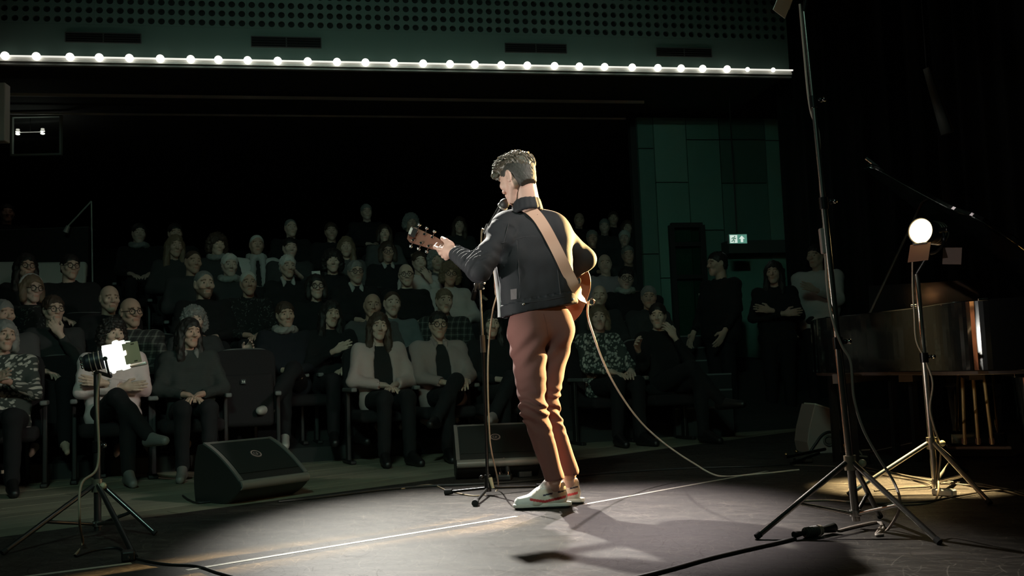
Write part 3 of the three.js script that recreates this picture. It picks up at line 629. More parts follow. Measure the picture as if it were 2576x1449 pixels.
{ // black drapes on the stage right
  const path = new THREE.CatmullRomCurve3([V(3.25, 0, 11.5), V(3.62, 0, 11.3), V(4.6, 0, 10.8), V(5.6, 0, 9.2), V(5.9, 0, 6), V(5.9, 0, 0), V(5.9, 0, -3.6)]);
  const n = 900, top = 8.6, pos = [], idx = [], uv = [];
  const len = path.getLength();
  for (let i = 0; i <= n; i++) {
    const t = i / n, p = path.getPointAt(t), tg = path.getTangentAt(t), nr = vv(-tg.z, 0, tg.x), s = t * len, a = 0.07 * Math.sin(s * 22 + 1.5 * Math.sin(s * 3)) + 0.02 * Math.sin(s * 47);
    p.addScaledVector(nr, a); for (const y of [0.01, 1.5, 3, top]) { pos.push(p.x, y, p.z); uv.push(s, y); }
  }
  for (let i = 0; i < n; i++) for (let j = 0; j < 3; j++) { const q = i * 4 + j; idx.push(q, q + 4, q + 1, q + 1, q + 4, q + 5); }
  const g = new THREE.BufferGeometry(); g.setAttribute('position', new THREE.Float32BufferAttribute(pos, 3)); g.setAttribute('uv', new THREE.Float32BufferAttribute(uv, 2)); g.setIndex(idx); g.computeVertexNormals();
  solo('stage_curtain', g, mat('velvet', { color: lin(0.006, 0.007, 0.007), roughness: 0.95, side: THREE.DoubleSide }), 'black pleated stage drape behind the piano', 'curtain');
}
{ // control booth on the left: window, parapet, added glow for bulbs reflected in the pane
  const p = P(92, 341, 11.2), w = P(152, 341, 11.2).distanceTo(P(32, 341, 11.2)), h = P(92, 293, 11.2).distanceTo(P(92, 390, 11.2));
  const b = structGroup('window_1', p, 0.06);
  struct('window_frame', [box(w + 0.02, 0.022, 0.05, 0, h / 2), box(w + 0.02, 0.022, 0.05, 0, -h / 2), box(0.022, h, 0.05, -w / 2, 0), box(0.022, h, 0.05, w / 2, 0)], std('booth_frame', 0.3, 0.36, 0.33, 0.7), b);
  struct('glass_pane', box(w - 0.02, h - 0.02, 0.006, 0, 0, 0), mat('booth_glass', { phys: true, color: lin(0.9, 0.95, 0.93), transmission: 1, thickness: 0, roughness: 0.03 }), b);
  const t = thing('booth_reflection', 'two small stacked lamps on a thin rail behind the booth window', 'lamp', P(76, 334, 11.34), 0.06);
  const LM = new THREE.MeshStandardMaterial({ color: 0xffffff, emissive: new THREE.Color(1, 0.97, 0.85), emissiveIntensity: 1.6, roughness: 0.5 }), DM = new THREE.MeshStandardMaterial({ color: 0xffffff, emissive: new THREE.Color(1, 0.9, 0.8), emissiveIntensity: 0.35, roughness: 0.5 });  // emissive stand-ins for bulb reflections in the glass
  for (const s of [-1, 1]) { part('reflected_bulb', at(new THREE.SphereGeometry(0.026, 14, 10).scale(1, 0.5, 1), s * 0.143, -0.012, 0), LM, t); part('reflected_cap', cyl(0.022, 0.026, 0.014, s * 0.143, 0.022, 0), DM, t); part('reflected_cap', cyl(0.018, 0.022, 0.012, s * 0.143, 0.044, 0), DM, t); const l = new THREE.PointLight(new THREE.Color(1, 0.97, 0.85), 0.02, 0, 2); l.position.set(s * 0.143, -0.012, 0); l.castShadow = true; t.add(l); }
  part('reflected_rail', rod(vv(-0.17, 0.008, 0), vv(0.143, 0.008, 0), 0.004), DM, t); part('reflection_hanger', rod(vv(0, 0.008, 0), vv(0, yb + 0.03 - t.position.y, 0), 0.004), BLACK, t);
  const q = V(P(60, 620, 10.6).x - 1.0, 0, 10.6), yTop = P(110, 574, 10.6).y;
  const de = thing('control_desk', 'dark parapet of the control desk at the far left', 'desk', V(-6.1, 0, 10.75), 0.02);
  const xr = P(216, 576, 10.6).x + 6.1;
  part('panel_front', box(xr + 1.6, yTop - 0.2, 0.06, (xr - 1.6) / 2, (yTop - 0.2) / 2 + 0.2, 0.1), std('desk_dark', 0.012, 0.013, 0.013, 0.8), de);
  part('ledge', box(xr + 1.6, 0.02, 0.2, (xr - 1.6) / 2, yTop, 0.02), std('desk_edge', 0.06, 0.07, 0.065, 0.5), de);
  const sp = P(-20, 285, 8.7), s1 = thing('hanging_banner', 'pale hanging panel cut off by the left picture edge', 'panel', sp, 0.1);
  const hb = P(0, 212, 8.7).distanceTo(P(0, 358, 8.7));
  part('sheet', rbox(0.27, hb, 0.12, 0.01), std('banner', 0.62, 0.62, 0.58, 0.7), s1);
  part('hanger', [rod(vv(-0.1, hb / 2, 0), vv(-0.1, 5.2, 0), 0.006), rod(vv(0.05, hb / 2, 0), vv(0.05, 5.2, 0), 0.006)], BLACKM, s1);
  // reading lamp arm beside the desk
  const A = P(172, 568, 10.5), Bq = P(230, 506, 10.5), Cq = P(235, 584, 10.5), foot = Cq.clone(); foot.y = rakeAt(sOf(Cq));
  const rl_ = thing('boom_stand', 'thin boom stand with angled arm beside the control desk', 'stand', foot);
  const loc = v => v.clone().sub(foot);
  part('pole', rod(vv(0, 0, 0), loc(Bq), 0.008), std('boom_grey', 0.35, 0.38, 0.36, 0.4), rl_);
  part('arm', rod(loc(Bq), loc(A), 0.009), std('boom_grey', 0.35, 0.38, 0.36, 0.4), rl_);
  part('head', rod(loc(A), loc(A).add(vv(-0.03, -0.07, 0)), 0.02, 0.03), std('boom_grey', 0.35, 0.38, 0.36, 0.4), rl_);
  part('foot_plate', cyl(0.13, 0.14, 0.03, 0, 0.015, 0), BLACKM, rl_);
}
// ------------------------------------------------------------------ the singer
const dirOf = deg => { const t = deg * Math.PI / 180; return vv(-Math.cos(t), 0, -Math.sin(t)); };      // 0 = faces left of the picture, 90 = faces away
const rightOf = deg => { const t = deg * Math.PI / 180; return vv(Math.sin(t), 0, -Math.cos(t)); };
const level = (p, lat, w, r) => rc(p.clone().addScaledVector(lat, -w), p.clone().addScaledVector(lat, w), r);
const singer = thing('person', 'singer in dark jacket and rust trousers playing guitar at the microphone', 'person', vv(0, 0, 0));
let jacketF;
{
  const latT = rightOf(82), fT = dirOf(82), latP = rightOf(66), fP = dirOf(66);
  const S = {
    shl: P(1268, 578, 5.02), ell: P(1206, 677, 4.92), wrl: P(1143, 634, 5.12), shr: P(1395, 576, 5.09), elr: P(1470, 652, 5.2), wrr: P(1408, 712, 5.4),
    hl: P(1326, 838, 4.97), hr: P(1400, 832, 5.09), kl: P(1341, 1028, 4.88), kr: P(1373, 1026, 5.0), al: P(1395, 1205, 4.94), ar: P(1432, 1192, 5.08),
    neck: P(1326, 507, 5.04), head: P(1301, 449, 5.0),
  };
  const skin = skinMat(0.46, 0.29, 0.235);
  // --- head, hands and bare body in one mesh
  const hq = new THREE.Quaternion().setFromEuler(new THREE.Euler(0.3, Math.atan2(dirOf(43).x, dirOf(43).z), 0.02, 'YXZ'));
  const hm = new THREE.Matrix4().compose(S.head, hq, vv(1.02, 1.02, 1.02));
  const pieces = [headField(0.0034, { neck: false }).mesh(headColor({})).applyMatrix4(hm)];
  {
    const L = [rc(P(1331, 522, 5.035), P(1319, 458, 5.0), 0.06, 0.058), rc(P(1360, 790, 5.06), P(1336, 610, 5.07), 0.08, 0.075), rc(S.shl, S.shr, 0.05), rc(P(1336, 610, 5.07), S.neck, 0.075, 0.055)];
    for (const k of 'lr') L.push(rc(S['sh' + k], S['el' + k], 0.05, 0.04), rc(S['el' + k], S['wr' + k], 0.04, 0.028), rc(S['h' + k], S['k' + k], 0.075, 0.05), rc(S['k' + k], S['a' + k], 0.046, 0.033));
    const gl = G(1424, 1280), gr = G(1458, 1270); gl.z -= 0.045; gr.z -= 0.045;
    L.push(rc(S.al, gl.clone().add(vv(-0.045, 0.095, 0.003)), 0.032, 0.026), rc(S.ar, gr.clone().add(vv(-0.045, 0.095, -0.008)), 0.032, 0.026));
    const B = Field.around(L, 0.011); L.forEach(p => B.add(p, 0.02)); pieces.push(B.mesh());
  }
  { // fretting hand: thumb over the back of the neck, fingers round the front
    const q = (x, y, d) => P(x, y, d), H = [];
    const palm = q(1126, 628, 5.165);
    H.push([rc(S.wrl, palm, 0.03, 0.03), 0.02], [rc(q(1132, 618, 5.16), q(1124, 640, 5.18), 0.024, 0.024), 0.02]);
    H.push([rc(q(1131, 614, 5.15), q(1122, 606, 5.165), 0.0165, 0.0145), 0.012], [rc(q(1122, 606, 5.165), q(1113, 600, 5.19), 0.0135, 0.0118), 0.006]);
    // index, middle, ring, little
    [[1120, 627, 1103, 626, 1094, 622, 5.19], [1123, 636, 1108, 637, 1103, 629, 5.2], [1128, 641, 1115, 645, 1110, 636, 5.21], [1133, 643, 1122, 650, 1117, 642, 5.22]].forEach(([x0, y0, x1, y1, x2, y2, d], i) => {
      H.push([rc(q(x0, y0, 5.175), q(x1, y1, d), 0.0125, 0.0108), 0.006], [rc(q(x1, y1, d), q(x2, y2, d + 0.035), 0.0108, 0.01), 0.004], [rc(q(x2, y2, d + 0.035), q(x2 + 6, y2 - 8, d + 0.05), 0.01, 0.009), 0.004]);
    });
    const HF = Field.around(H.map(h => h[0]), 0.0032); H.forEach(h => HF.add(h[0], h[1])); pieces.push(HF.mesh());
  }
  pieces.push(placeHand(handGeo(-1, 0.45, 0.004), S.elr, S.wrr, vv(-0.2, 0.1, 1)));
  part('body', weld(pieces), skin, singer);
  // --- hair: clipped sides, longer swept top with a fringe
  const hairM = mat('singer_hair', { phys: true, color: lin(0.06, 0.048, 0.034), roughness: 0.45, sheen: 1, sheenColor: lin(0.8, 0.7, 0.52), sheenRoughness: 0.35 }), fadeM = mat('singer_fade', { phys: true, color: lin(0.022, 0.02, 0.016), roughness: 0.7, sheen: 0.35, sheenColor: lin(0.6, 0.5, 0.35), sheenRoughness: 0.4 });
  {
    const F = new Field([-0.11, -0.12, -0.14], [0.11, 0.16, 0.15], 0.0034);
    F.add(el(0, 0.03, -0.016, 0.0795, 0.088, 0.0985), 0.02); F.add(el(0, -0.03, -0.058, 0.064, 0.06, 0.048), 0.02);
    F.cut(el(0, -0.04, 0.1, 0.075, 0.115, 0.1), 0.01); F.clip((x, y, z) => -(y + 0.082 + z * 0.25));
    for (const s of [-1, 1]) F.cut(el(s * 0.085, -0.012, -0.006, 0.03, 0.04, 0.026), 0.008);
    F.warp((x, y, z) => 0.0025 * N3(x * 160, y * 90, z * 160) + Math.max(0, 0.01 - y) * 0.12);
    part('hair_sides', F.mesh(), fadeM, singer).applyMatrix4(hm);
    const T = new Field([-0.12, -0.06, -0.15], [0.12, 0.19, 0.17], 0.0032);
    T.add(el(0, 0.068, -0.012, 0.081, 0.066, 0.098), 0.02); T.add(el(0.0, 0.09, 0.05, 0.066, 0.042, 0.058), 0.02); T.add(el(0.01, 0.06, 0.092, 0.056, 0.036, 0.024), 0.016); T.add(el(0, 0.05, -0.07, 0.06, 0.045, 0.045), 0.02);
    for (let i = -3; i <= 3; i++) T.add(rc(vv(i * 0.016, 0.07, 0.1), vv(i * 0.019 + 0.006, 0.026 + (i & 1) * 0.012, 0.108 - Math.abs(i) * 0.004), 0.012, 0.004), 0.008);
    T.cut(el(0, -0.02, 0.07, 0.09, 0.06, 0.032), 0.01);
    T.clip((x, y, z) => -(y - 0.018 + (z + 0.02) * 0.12 - Math.max(0, z - 0.08) * 1.5));
    T.warp((x, y, z) => { const u = x * 330 + z * 90 + 14 * N3(x * 16, y * 16, z * 16); return 0.0036 * Math.sin(u) + 0.009 * N3(x * 40 + 3, y * 34, z * 22) + 0.004 * N3(x * 95, y * 60, z * 60); });
    part('hair_top', T.mesh(), hairM, singer).applyMatrix4(hm);
    const locks = [];
    for (let i = 0; i < 620; i++) {
      const a = rnd() * 6.283, e = Math.acos(1 - rnd() * 0.92), d = vv(Math.sin(e) * Math.cos(a), Math.cos(e), Math.sin(e) * Math.sin(a));
      const p = vv(d.x * 0.078, 0.07 + d.y * 0.064, 0.004 + d.z * 0.104), dir = vv(rr(-0.9, 0.9), rr(-0.5, 0.5), 1.0).addScaledVector(d, 0.3).normalize();
      if (p.z > 0.06 && p.y < 0.075) dir.y -= 0.7;
      const l = rr(0.014, 0.032), q = p.clone().addScaledVector(dir, l * 0.5).addScaledVector(d, 0.004), q2 = p.clone().addScaledVector(dir, l).addScaledVector(d, rr(-0.006, 0.006));
      locks.push(rod(p, q, 0.0048, 0.0042, 5), rod(q, q2, 0.0042, 0.0006, 5));
    }
    const lk = part('hair_locks', locks, hairM, singer); lk.userData.kind = 'stuff'; lk.applyMatrix4(hm);
  }
  // --- jacket
  const T = [
    [level(P(1360, 805, 5.05), latT, 0.1, 0.098), 0.05], [level(P(1356, 762, 5.05), latT, 0.1, 0.1), 0.05], [level(P(1352, 715, 5.05), latT, 0.095, 0.102), 0.05], [level(P(1345, 660, 5.05), latT, 0.1, 0.102), 0.05], [level(P(1338, 605, 5.05), latT, 0.115, 0.094), 0.05], [level(P(1333, 566, 5.05), latT, 0.115, 0.072), 0.05],
    [rc(S.shl, P(1322, 540, 5.05), 0.062, 0.056), 0.04], [rc(S.shr, P(1336, 540, 5.05), 0.06, 0.054), 0.04],
    [rc(S.shl, S.ell, 0.067, 0.06), 0.035], [rc(S.ell, S.wrl.clone().lerp(S.ell, 0.06), 0.06, 0.04), 0.03], [rc(S.shr, S.elr, 0.064, 0.057), 0.035], [rc(S.elr, S.wrr, 0.057, 0.041), 0.03],
  ];
  const F = jacketF = Field.around(T.map(t => t[0]), 0.0062); T.forEach(t => F.add(...t));
  // gathered cloth: rings on the forearm, drag folds on the back
  const fa = S.wrl.clone().sub(S.ell), fl = fa.length(); fa.normalize();
  const ua = S.ell.clone().sub(S.shl), ul = ua.length(); ua.normalize();
  F.warp((x, y, z) => {
    let d = 0; const p = vv(x, y, z), t = p.clone().sub(S.ell).dot(fa), r = p.clone().sub(S.ell).addScaledVector(fa, -t).length();
    if (r < 0.09 && t > -0.03 && t < fl + 0.02) d += 0.0065 * Math.sin(t * 190 + 5 * N3(x * 12, y * 12, z * 12) + x * 30);
    const t2 = p.clone().sub(S.shl).dot(ua), r2 = p.clone().sub(S.shl).addScaledVector(ua, -t2).length();
    if (r2 < 0.1 && t2 > 0 && t2 < ul) d += 0.006 * N3(x * 18 + y * 16, y * 20, z * 10) + 0.004 * Math.sin(t2 * 70 + x * 40);
    else if (r > 0.09) d += 0.008 * N3(x * 5 + y * 4, y * 6 - x * 5, z * 5) + 0.0025 * N3(x * 20, y * 14, z * 20);
    return d;
  });
  // hem cut square, waistband, open front edge
  const hemUp = P(1362, 757, 5.05), hemN = vv(-0.16, 1, 0).normalize();
  F.clip((x, y, z) => -((x - hemUp.x) * hemN.x + (y - hemUp.y) * hemN.y + (z - hemUp.z) * hemN.z) - 0.042);
  F.each([-9, -9, -9], [9, 9, 9], (a, x, y, z) => { const h = (x - hemUp.x) * hemN.x + (y - hemUp.y) * hemN.y + (z - hemUp.z) * hemN.z; return a < 0.05 && h < 0.012 && h > -0.06 ? a - 0.005 : (h < 0.017 && h >= 0.012 && Math.abs(a) < 0.05 ? a + 0.003 : a); });
  F.cut(rc(P(1316, 470, 5.0), P(1331, 512, 5.035), 0.06, 0.064), 0.008);
  F.cut(rc(S.wrl.clone().addScaledVector(fa, 0.012), S.wrl.clone().addScaledVector(fa, 0.09), 0.046), 0.003);
  part('jacket', F.mesh(), mat('jacket_cloth', { phys: true, color: lin(0.0145, 0.015, 0.018), roughness: 0.75, bumpMap: weave, bumpScale: 0.0005, specularIntensity: 0.5, sheen: 1, sheenColor: lin(0.3, 0.29, 0.32), sheenRoughness: 0.4 }), singer);
  const JM = mat('jacket_cloth', {});
  { // collar
    const K = [], c = P(1322, 508, 5.03), lat = rightOf(52), f = dirOf(52);
    for (let h = 0; h < 5; h++) { let p0; const y = 0.012 - h * 0.012, R = 0.06 + h * 0.0022; for (let i = 0; i <= 14; i++) { const a = (i / 14 - 0.5) * 4.9, p = c.clone().addScaledVector(lat, Math.sin(a) * (R + 0.004)).addScaledVector(f, -Math.cos(a) * R).add(vv(0.004 + h * 0.001, y - 0.034 * (1 - Math.cos(a)) * 0.5, 0)); if (p0) K.push(rc(p0, p, 0.0075)); p0 = p; } }
    const CF = Field.around(K, 0.0048); K.forEach(p => CF.add(p, 0.013)); part('collar', CF.mesh(), JM, singer);
  }
  // seams laid on the cloth, found by walking along a line of sight to the surface
  const onCloth = (px, py, lift = 0.002) => { const r = ray(px, py); const u = r.clone().multiplyScalar(1 / -r.z); for (let d = 4.6; d < 5.4; d += 0.002) { const p = u.clone().multiplyScalar(d).add(camera.position); if (F.sample(p.x, p.y, p.z) < lift) return p; } return P(px, py, 4.95); };
  singer.userData.onCloth = undefined;
  globalThis.__onCloth = onCloth;
  const seam = (pts, r = 0.0022) => tube(pts.map(([x, y]) => onCloth(x, y, 0.0005)), r, pts.length * 5, 6);
  part('seams', [seam([[1262, 612], [1300, 600], [1340, 594], [1380, 596]]), seam([[1300, 604], [1304, 660], [1308, 710], [1308, 750]]), seam([[1398, 640], [1404, 690], [1410, 740]]), seam([[1280, 560], [1270, 600], [1262, 640], [1258, 680]]), seam([[1270, 766], [1310, 763], [1360, 757], [1420, 746], [1450, 738]])], std('seam', 0.018, 0.018, 0.022, 0.8), singer);
  { const b = onCloth(1317, 765), b2 = onCloth(1440, 753); for (const q of [b, b2]) part('button', sph(0.008, q.x, q.y, q.z), std('button', 0.25, 0.24, 0.22, 0.35, 0.9), singer); }
  { const q = [[1284, 728], [1300, 726], [1300, 752], [1285, 754]].map(([x, y]) => onCloth(x, y, 0.003)); const g = new THREE.BufferGeometry().setFromPoints([q[0], q[2], q[1], q[0], q[3], q[2]]); g.computeVertexNormals(); part('patch', g, std('patch', 0.1, 0.085, 0.09, 0.8, 0, { side: THREE.DoubleSide }), singer); }
  { // pale lining along the open front edge
    const pts = [P(1246, 672, 5.1), P(1252, 720, 5.08), P(1257, 770, 5.06), P(1258, 798, 5.06)];
    part('lining', tube(pts, 0.012, 24, 8), std('lining', 0.42, 0.4, 0.4, 0.8), singer);
    part('front_flap', tube([P(1256, 668, 5.1), P(1263, 720, 5.08), P(1268, 770, 5.06), P(1268, 800, 5.05)], 0.02, 24, 10), JM, singer);
  }
  // --- trousers
  const Q = [
    [level(P(1362, 808, 5.05), latP, 0.07, 0.092), 0.04], [level(P(1362, 830, 5.04), latP, 0.07, 0.105), 0.04],
    [el(...P(1330, 842, 4.955).toArray(), 0.098, 0.1, 0.098), 0.03], [el(...P(1404, 838, 5.05).toArray(), 0.08, 0.1, 0.09), 0.02],
    [rc(S.hl, S.kl, 0.099, 0.063), 0.018], [rc(S.kl, S.al.clone().add(vv(0, 0.012, 0)), 0.063, 0.05), 0.03], [rc(S.hr, S.kr, 0.088, 0.058), 0.018], [rc(S.kr, S.ar.clone().add(vv(0, 0.012, 0)), 0.058, 0.05), 0.03],
  ];
  const QF = Field.around(Q.map(t => t[0]), 0.0066); Q.forEach(t => QF.add(...t));
  const yk = S.kl.y;
  QF.warp((x, y, z) => { const k = Math.exp(-(((y - yk) / 0.1) ** 2)), s = Math.exp(-(((y - S.hl.y + 0.1) / 0.09) ** 2)); return 0.007 * k * Math.sin(y * 125 + x * 45 + 5 * N3(x * 10, y * 10, z * 10)) + 0.006 * s * Math.sin(y * 60 - x * 60) + 0.006 * N3(x * 10, y * 7, z * 10); });
  for (const [a, k] of [[S.al, S.kl], [S.ar, S.kr]]) QF.cut(rc(a.clone().add(vv(0.004, -0.055, 0)), a.clone().add(vv(0.01, -0.12, 0)), 0.066), 0.002);
  QF.clip((x, y, z) => y - P(1362, 768, 5.05).y);
  part('trousers', QF.mesh(), mat('trouser_cloth', { color: lin(0.155, 0.062, 0.053), roughness: 0.9, bumpMap: weave, bumpScale: 0.0006 }), singer);
  const onTr = (px, py) => { const r = ray(px, py), u = r.clone().multiplyScalar(1 / -r.z); for (let d = 4.6; d < 5.4; d += 0.002) { const p = u.clone().multiplyScalar(d).add(camera.position); if (QF.sample(p.x, p.y, p.z) < 0.0005) return p; } return P(px, py, 4.95); };
  part('seat_seam', tube([[1368, 790], [1374, 815], [1378, 845], [1374, 872]].map(q => onTr(...q)), 0.002, 20, 6), std('trouser_seam', 0.12, 0.04, 0.032, 0.9), singer);
  // --- shoes
  const shoe = (heel, toe, name) => {
    const L = heel.distanceTo(toe), z = toe.clone().sub(heel).setY(0).normalize(), x = UPV.clone().cross(z);
    const H = 0.3, k = L / H;
    const U = new Field([-0.07, -0.012, -0.03], [0.07, 0.16, 0.34], 0.0027);
    U.add(rc(vv(0, 0.05, 0.03), vv(0, 0.045, 0.16), 0.04, 0.04), 0.03); U.add(rc(vv(0, 0.04, 0.16), vv(0.004, 0.032, 0.262), 0.04, 0.028), 0.03);
    U.add(rc(vv(0, 0.062, 0.034), vv(0, 0.1, 0.034), 0.041, 0.039), 0.02); U.add(rc(vv(0, 0.072, 0.15), vv(0, 0.12, 0.085), 0.026, 0.034), 0.03); U.add(rc(vv(0, 0.125, 0.09), vv(0, 0.142, 0.088), 0.022, 0.014), 0.01);
    U.cut(rc(vv(0, 0.1, 0.05), vv(0, 0.18, 0.042), 0.03, 0.038), 0.006); U.clip((X, Y) => 0.016 - Y);
    const red = [0.6, 0.055, 0.06], navy = [0.03, 0.03, 0.06], white = [0.82, 0.82, 0.8], cream = [0.76, 0.7, 0.6];
    const col = (X, Y, Z) => {
      if (Y > 0.095 && Z > 0.07) return white;
      const zig = 0.036 + 0.017 * Math.abs(((Z - 0.02) / 0.1 % 2) - 1);
      if (Math.abs(X) > 0.018 && Z > 0.0 && Z < 0.205 && Math.abs(Y - zig) < 0.0065) return red;
      if (Math.abs(X) > 0.02 && Math.abs(Y - (0.087 - Z * 0.16)) < 0.004 && Z < 0.13 && (Z < 0.045 || Z > 0.075)) return navy;
      if (Z < 0.19) return cream;
      return white;
    };
    const m = basis(x, UPV, z, heel.clone().setY(0.004));
    const sc = M4().makeScale(1, 1, k);
    const u = part(name, U.mesh(col).applyMatrix4(M4().multiplyMatrices(m, sc)), mat('shoe_upper', { color: lin(1, 1, 1), vertexColors: true, roughness: 0.55 }), singer);
    const so = new Field([-0.07, -0.005, -0.05], [0.07, 0.05, 0.34], 0.0036);
    so.add(rc(vv(0, 0.016, 0.0), vv(0, 0.016, 0.13), 0.037, 0.036), 0.02); so.add(rc(vv(0, 0.016, 0.13), vv(0.003, 0.018, 0.265), 0.037, 0.033), 0.02); so.clip((X, Y) => Math.max(Y - 0.026, 0.007 - Y));
    part('sole', so.mesh().applyMatrix4(M4().multiplyMatrices(m, sc)), std('shoe_sole', 0.72, 0.68, 0.62, 0.6), u);
    const ou = new Field([-0.07, -0.01, -0.05], [0.07, 0.03, 0.34], 0.0036); ou.add(rc(vv(0, 0.012, 0.005), vv(0, 0.012, 0.26), 0.036, 0.03), 0.02); ou.clip((X, Y) => Math.max(Y - 0.0075, 0.0 - Y));
    part('tread', ou.mesh().applyMatrix4(M4().multiplyMatrices(m, sc)), RUBBER, u);
    const la = []; for (let i = 0; i < 4; i++) la.push(tube([vv(-0.028, 0.088 + i * 0.009, 0.165 - i * 0.018), vv(0, 0.102 + i * 0.009, 0.16 - i * 0.018), vv(0.028, 0.088 + i * 0.009, 0.165 - i * 0.018)], 0.0035, 10, 6));
    part('laces', join(la).applyMatrix4(M4().multiplyMatrices(m, sc)), std('laces', 0.8, 0.8, 0.78, 0.8), u);
  };
  const gl = G(1424, 1280), gr = G(1458, 1270); gl.z -= 0.045; gr.z -= 0.045;
  shoe(gl, gl.clone().add(vv(-0.27, 0, 0.02)), 'shoe'); shoe(gr, gr.clone().add(vv(-0.26, 0, -0.05)), 'shoe');
}
// ------------------------------------------------------------------ guitar
const GE = P(1474, 757, 5.3), GT = P(1026, 584, 5.24);
const guitar = (() => {
  const gx = GT.clone().sub(GE), len = gx.length(); gx.normalize();
  let gz = vv(-0.12, 0.1, -1); gz.addScaledVector(gx, -gz.dot(gx)).normalize(); const gy = gz.clone().cross(gx);
  const t = thing('acoustic_guitar', 'acoustic guitar with reddish brown neck held by the singer', 'guitar', GE); t.quaternion.setFromRotationMatrix(M4().makeBasis(gx, gy, gz));
  const k = len / 1.02, W1 = mat('guitar_back', { color: lin(0.2, 0.075, 0.04), roughness: 0.35 }), W2 = mat('guitar_neck', { color: lin(0.22, 0.09, 0.06), roughness: 0.4 }), W3 = mat('guitar_top', { color: lin(0.55, 0.34, 0.16), roughness: 0.35 });
  // outline: x along the neck from the lower bout
  const half = [[0, 0], [0.005, 0.07], [0.03, 0.13], [0.08, 0.175], [0.14, 0.19], [0.2, 0.178], [0.26, 0.145], [0.31, 0.128], [0.36, 0.132], [0.41, 0.142], [0.45, 0.138], [0.48, 0.105], [0.492, 0.06], [0.495, 0]];
  const c = new THREE.CatmullRomCurve3(half.map(p => vv(p[0], p[1], 0)), false, 'centripetal').getPoints(60), pts = [...c.map(p => new THREE.Vector2(p.x * k, p.y * k)), ...c.slice(1, -1).reverse().map(p => new THREE.Vector2(p.x * k, -p.y * k))];
  const sh = new THREE.Shape(pts), dp = 0.1 * k;
  part('body', new THREE.ExtrudeGeometry(sh, { depth: dp, bevelEnabled: true, bevelSize: 0.004, bevelThickness: 0.004, bevelSegments: 2 }), W1, t);
  const tsh = new THREE.Shape(pts); const ho = new THREE.Path(); ho.absarc(0.335 * k, 0, 0.05 * k, 0, 7); 
  part('soundboard', new THREE.ExtrudeGeometry(tsh, { depth: 0.003, bevelEnabled: false }).translate(0, 0, dp + 0.004), W3, t);
  part('sound_hole', at(new THREE.CylinderGeometry(0.05 * k, 0.05 * k, 0.002, 32), 0.335 * k, 0, dp + 0.008, Math.PI / 2), BLACK, t);
  part('bridge', rbox(0.03, 0.16, 0.008, 0.003, 0.13 * k, 0, dp + 0.011), BLACK, t);
  const nz = dp - 0.002;
  part('neck', [at(new THREE.CylinderGeometry(0.027, 0.029, 0.36 * k, 16).scale(1, 1, 0.62), 0.665 * k, 0, nz, 0, 0, -Math.PI / 2), rbox(0.06, 0.055, 0.06, 0.014, 0.487 * k, 0, nz - 0.025)], W2, t);
  part('fretboard', rbox(0.44 * k, 0.054, 0.006, 0.002, 0.625 * k, 0, nz + 0.019), std('ebony', 0.015, 0.012, 0.01, 0.4), t);
  const hs = new THREE.Shape([[0.835, -0.026], [0.87, -0.033], [1.0, -0.042], [1.018, -0.03], [1.022, 0], [1.018, 0.03], [1.0, 0.042], [0.87, 0.033], [0.835, 0.026]].map(p => new THREE.Vector2(p[0] * k, p[1])));
  const hd = part('headstock', new THREE.ExtrudeGeometry(hs, { depth: 0.016, bevelEnabled: true, bevelSize: 0.002, bevelThickness: 0.002, bevelSegments: 1 }).translate(0, 0, nz - 0.01), W2, t);
  for (let i = 0; i < 6; i++) {
    const s = i < 3 ? 1 : -1, x = (0.895 + (i % 3) * 0.045) * k, y = s * (0.04 + (i % 3) * 0.002);
    const tu = part('tuner', [rbox(0.016, 0.014, 0.012, 0.003, x, s * 0.026, nz - 0.018), rod(vv(x, y - s * 0.006, nz - 0.012), vv(x, y + s * 0.014, nz - 0.012), 0.003)], CHROME, t);
    part('tuner_button', at(new THREE.SphereGeometry(0.011, 12, 10).scale(1, 0.75, 0.6), x, y + s * 0.02, nz - 0.012), CHROME, tu);
  }
  // clip-on tuner at the tip
  const ct = part('clip_tuner', [rbox(0.04, 0.05, 0.014, 0.006, 1.0 * k, 0.012, nz - 0.03, 0, 0.25), rbox(0.02, 0.02, 0.03, 0.004, 1.0 * k, 0.01, nz - 0.016)], std('tuner_black', 0.03, 0.03, 0.03, 0.4), t);
  part('clip_tuner_screen', rbox(0.014, 0.036, 0.004, 0.0015, 1.014 * k, 0.014, nz - 0.04, 0, 0.25), std('tuner_shell', 0.75, 0.74, 0.7, 0.35), ct);
  part('strings', [-0.018, -0.011, -0.004, 0.004, 0.011, 0.018].map(y => rod(vv(0.13 * k, y * 1.4, dp + 0.018), vv(0.84 * k, y, nz + 0.027), 0.0007, 0.0007, 5)), CHROME, t);
  part('end_pin', rod(vv(0.002, 0, dp / 2), vv(-0.022, 0, dp / 2), 0.008, 0.009), CHROME, t);
  return t;
})();
